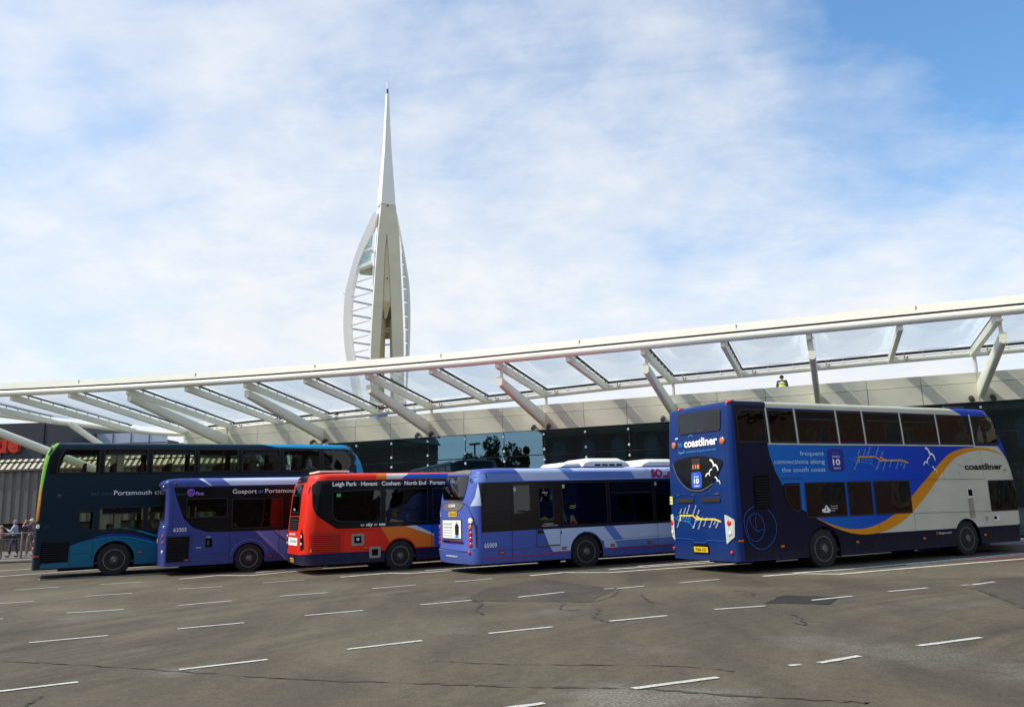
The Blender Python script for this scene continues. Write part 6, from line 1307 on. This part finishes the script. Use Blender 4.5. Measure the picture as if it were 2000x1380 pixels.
person('person in purple top, grey trousers and white cap with hands raised to the face', (-22.18, 38.75, .12), R(-92), SK1, cloth('purple_top', (.15, .08, .15)), cloth('grey_trousers', (.22, .19, .18)), GREYH, arms={'l': ((.22, -.28, 1.34), (.07, -.26, 1.54)), 'r': ((-.22, -.28, 1.32), (-.07, -.27, 1.54)), 'stride': .10}, hat=cloth('white_cap', (.62, .66, .55)), shoes=cloth('pale_shoes', (.4, .38, .36)))
person('person in a pink top cut off by the left edge of the view', (-22.95, 37.75, .12), R(-60), SK1, cloth('pink_top', (.42, .22, .22)), cloth('stone_trousers', (.28, .25, .22)), GREYH, arms={'stride': .08}, shoes=cloth('brown_shoes', (.12, .06, .04)), hgt=.86)
VEST = mat('hi_vis_yellow', (.55, .80, .02), .7, var=.08)
for lab, u, nn, hz, rz in (('worker in a yellow hi vis vest seen from behind on the roof', -1.78, 41, 7.40, -UA+PI), ('worker in a hi vis vest and black sleeves behind a canopy post on the roof', -24.97, 39, 7.05, -UA+R(120))):
    q = un(u, nn, hz-1.70); person(lab, q, rz, SK2, M['black'], cloth('black_trousers', (.012, .012, .014)), DARKH, vest=VEST, arms={'long': 1}, lean=.3)
    tb(MB().box(un(u, nn, (5.6+hz-1.70)/2), (1.6, 1.2, max(.04, abs(hz-1.70-5.6))), -UA), 'roof_plinth', M['shadowgap']) if hz-1.7 > 5.62 else None
# passengers
def seated(B, x, y, deck, label, skin, top, hair, rz=0):
    q = B.rear_origin+B.X*x+B.Y*y+Vector((0, 0, deck+.03)); person(label, q, math.atan2(B.X.y, B.X.x)+R(90)+rz, skin, top, cloth('dark_trousers', (.03, .03, .035)), hair, 'sit', arms={'l': ((.24, -.02, 1.15), (.15, -.28, 1.05)), 'r': ((-.24, -.02, 1.15), (-.15, -.28, 1.05)), 'long': 1}, group='passengers in the buses')
seated(B5, 2.62, .55, .62, 'white haired passenger in a teal shirt at the lower window of the teal bus', SK1, cloth('teal_shirt', (.10, .30, .32)), mat('white_hair', (.6, .6, .55), .9))
seated(B5, 3.18, .55, .62, 'bald passenger in a beige top at the lower window of the teal bus', SK1, cloth('beige_top', (.32, .26, .20)), BALD)
seated(B5, 7.75, .55, 2.56, 'passenger in a dark coat on the upper deck of the teal bus', SK2, cloth('dark_coat', (.03, .02, .03)), DARKH)
seated(B5, 8.25, .60, 2.50, 'dark haired passenger in a pale blue shirt at the front of the teal upper deck', SK2, cloth('pale_blue_shirt', (.40, .50, .62)), DARKH)
seated(B3, 1.05, .6, .80, 'passenger in a royal blue jacket at the rear window of the red bus', SK1, cloth('royal_blue_jacket', (.02, .06, .30)), DARKH)
seated(B3, 1.90, .6, .80, 'passenger in a blue and white top in the middle of the red bus', SK1, cloth('blue_white_top', (.30, .34, .42)), DARKH)
seated(B1, 9.75, 1.7, .62, 'driver in a pale shirt at the wheel of the blue and cream double decker', SK1, cloth('pale_shirt', (.45, .42, .36)), GREYH)

# railing along the island kerb
rl = empty('pedestrian_railing', (-22, 38, .12)); tag(rl, 'grey steel pedestrian railing in front of the waiting people', 'railing')
GAL = mat('galvanised_steel', (.26, .235, .215), .5, .4, var=.15)
pts = [Vector((-34, 37.0, 0)), Vector((-24.0, 37.2, 0)), Vector((-21.9, 37.6, 0)), Vector((-20.2, 39.6, 0)), Vector((-19.4, 44, 0))]; O_ = Vector((-22, 38, 0))
for a, c in zip(pts, pts[1:]):
    k = max(1, round((c-a).length/2.0)); dv = (c-a)/k
    for i in range(k):
        p0, p1 = a+dv*i-O_, a+dv*(i+1)-O_
        mb = MB(); mb.tube([p0+Vector((0, 0, 1.08)), p1+Vector((0, 0, 1.08))], .028, 8); mb.tube([p0+Vector((0, 0, .84)), p1+Vector((0, 0, .84))], .016, 6); mb.tube([p0+Vector((0, 0, .12)), p1+Vector((0, 0, .12))], .018, 6)
        for j in range(1, 16): q = p0+(p1-p0)*j/16; mb.tube([q+Vector((0, 0, .12)), q+Vector((0, 0, .84))], .007, 5)
        mb.build('panel', GAL, rl, 40); MB().lathe([(.05, 0), (.05, 1.12), (.04, 1.15)], p0, 10, axis='Z').build('post', GAL, rl, 40)
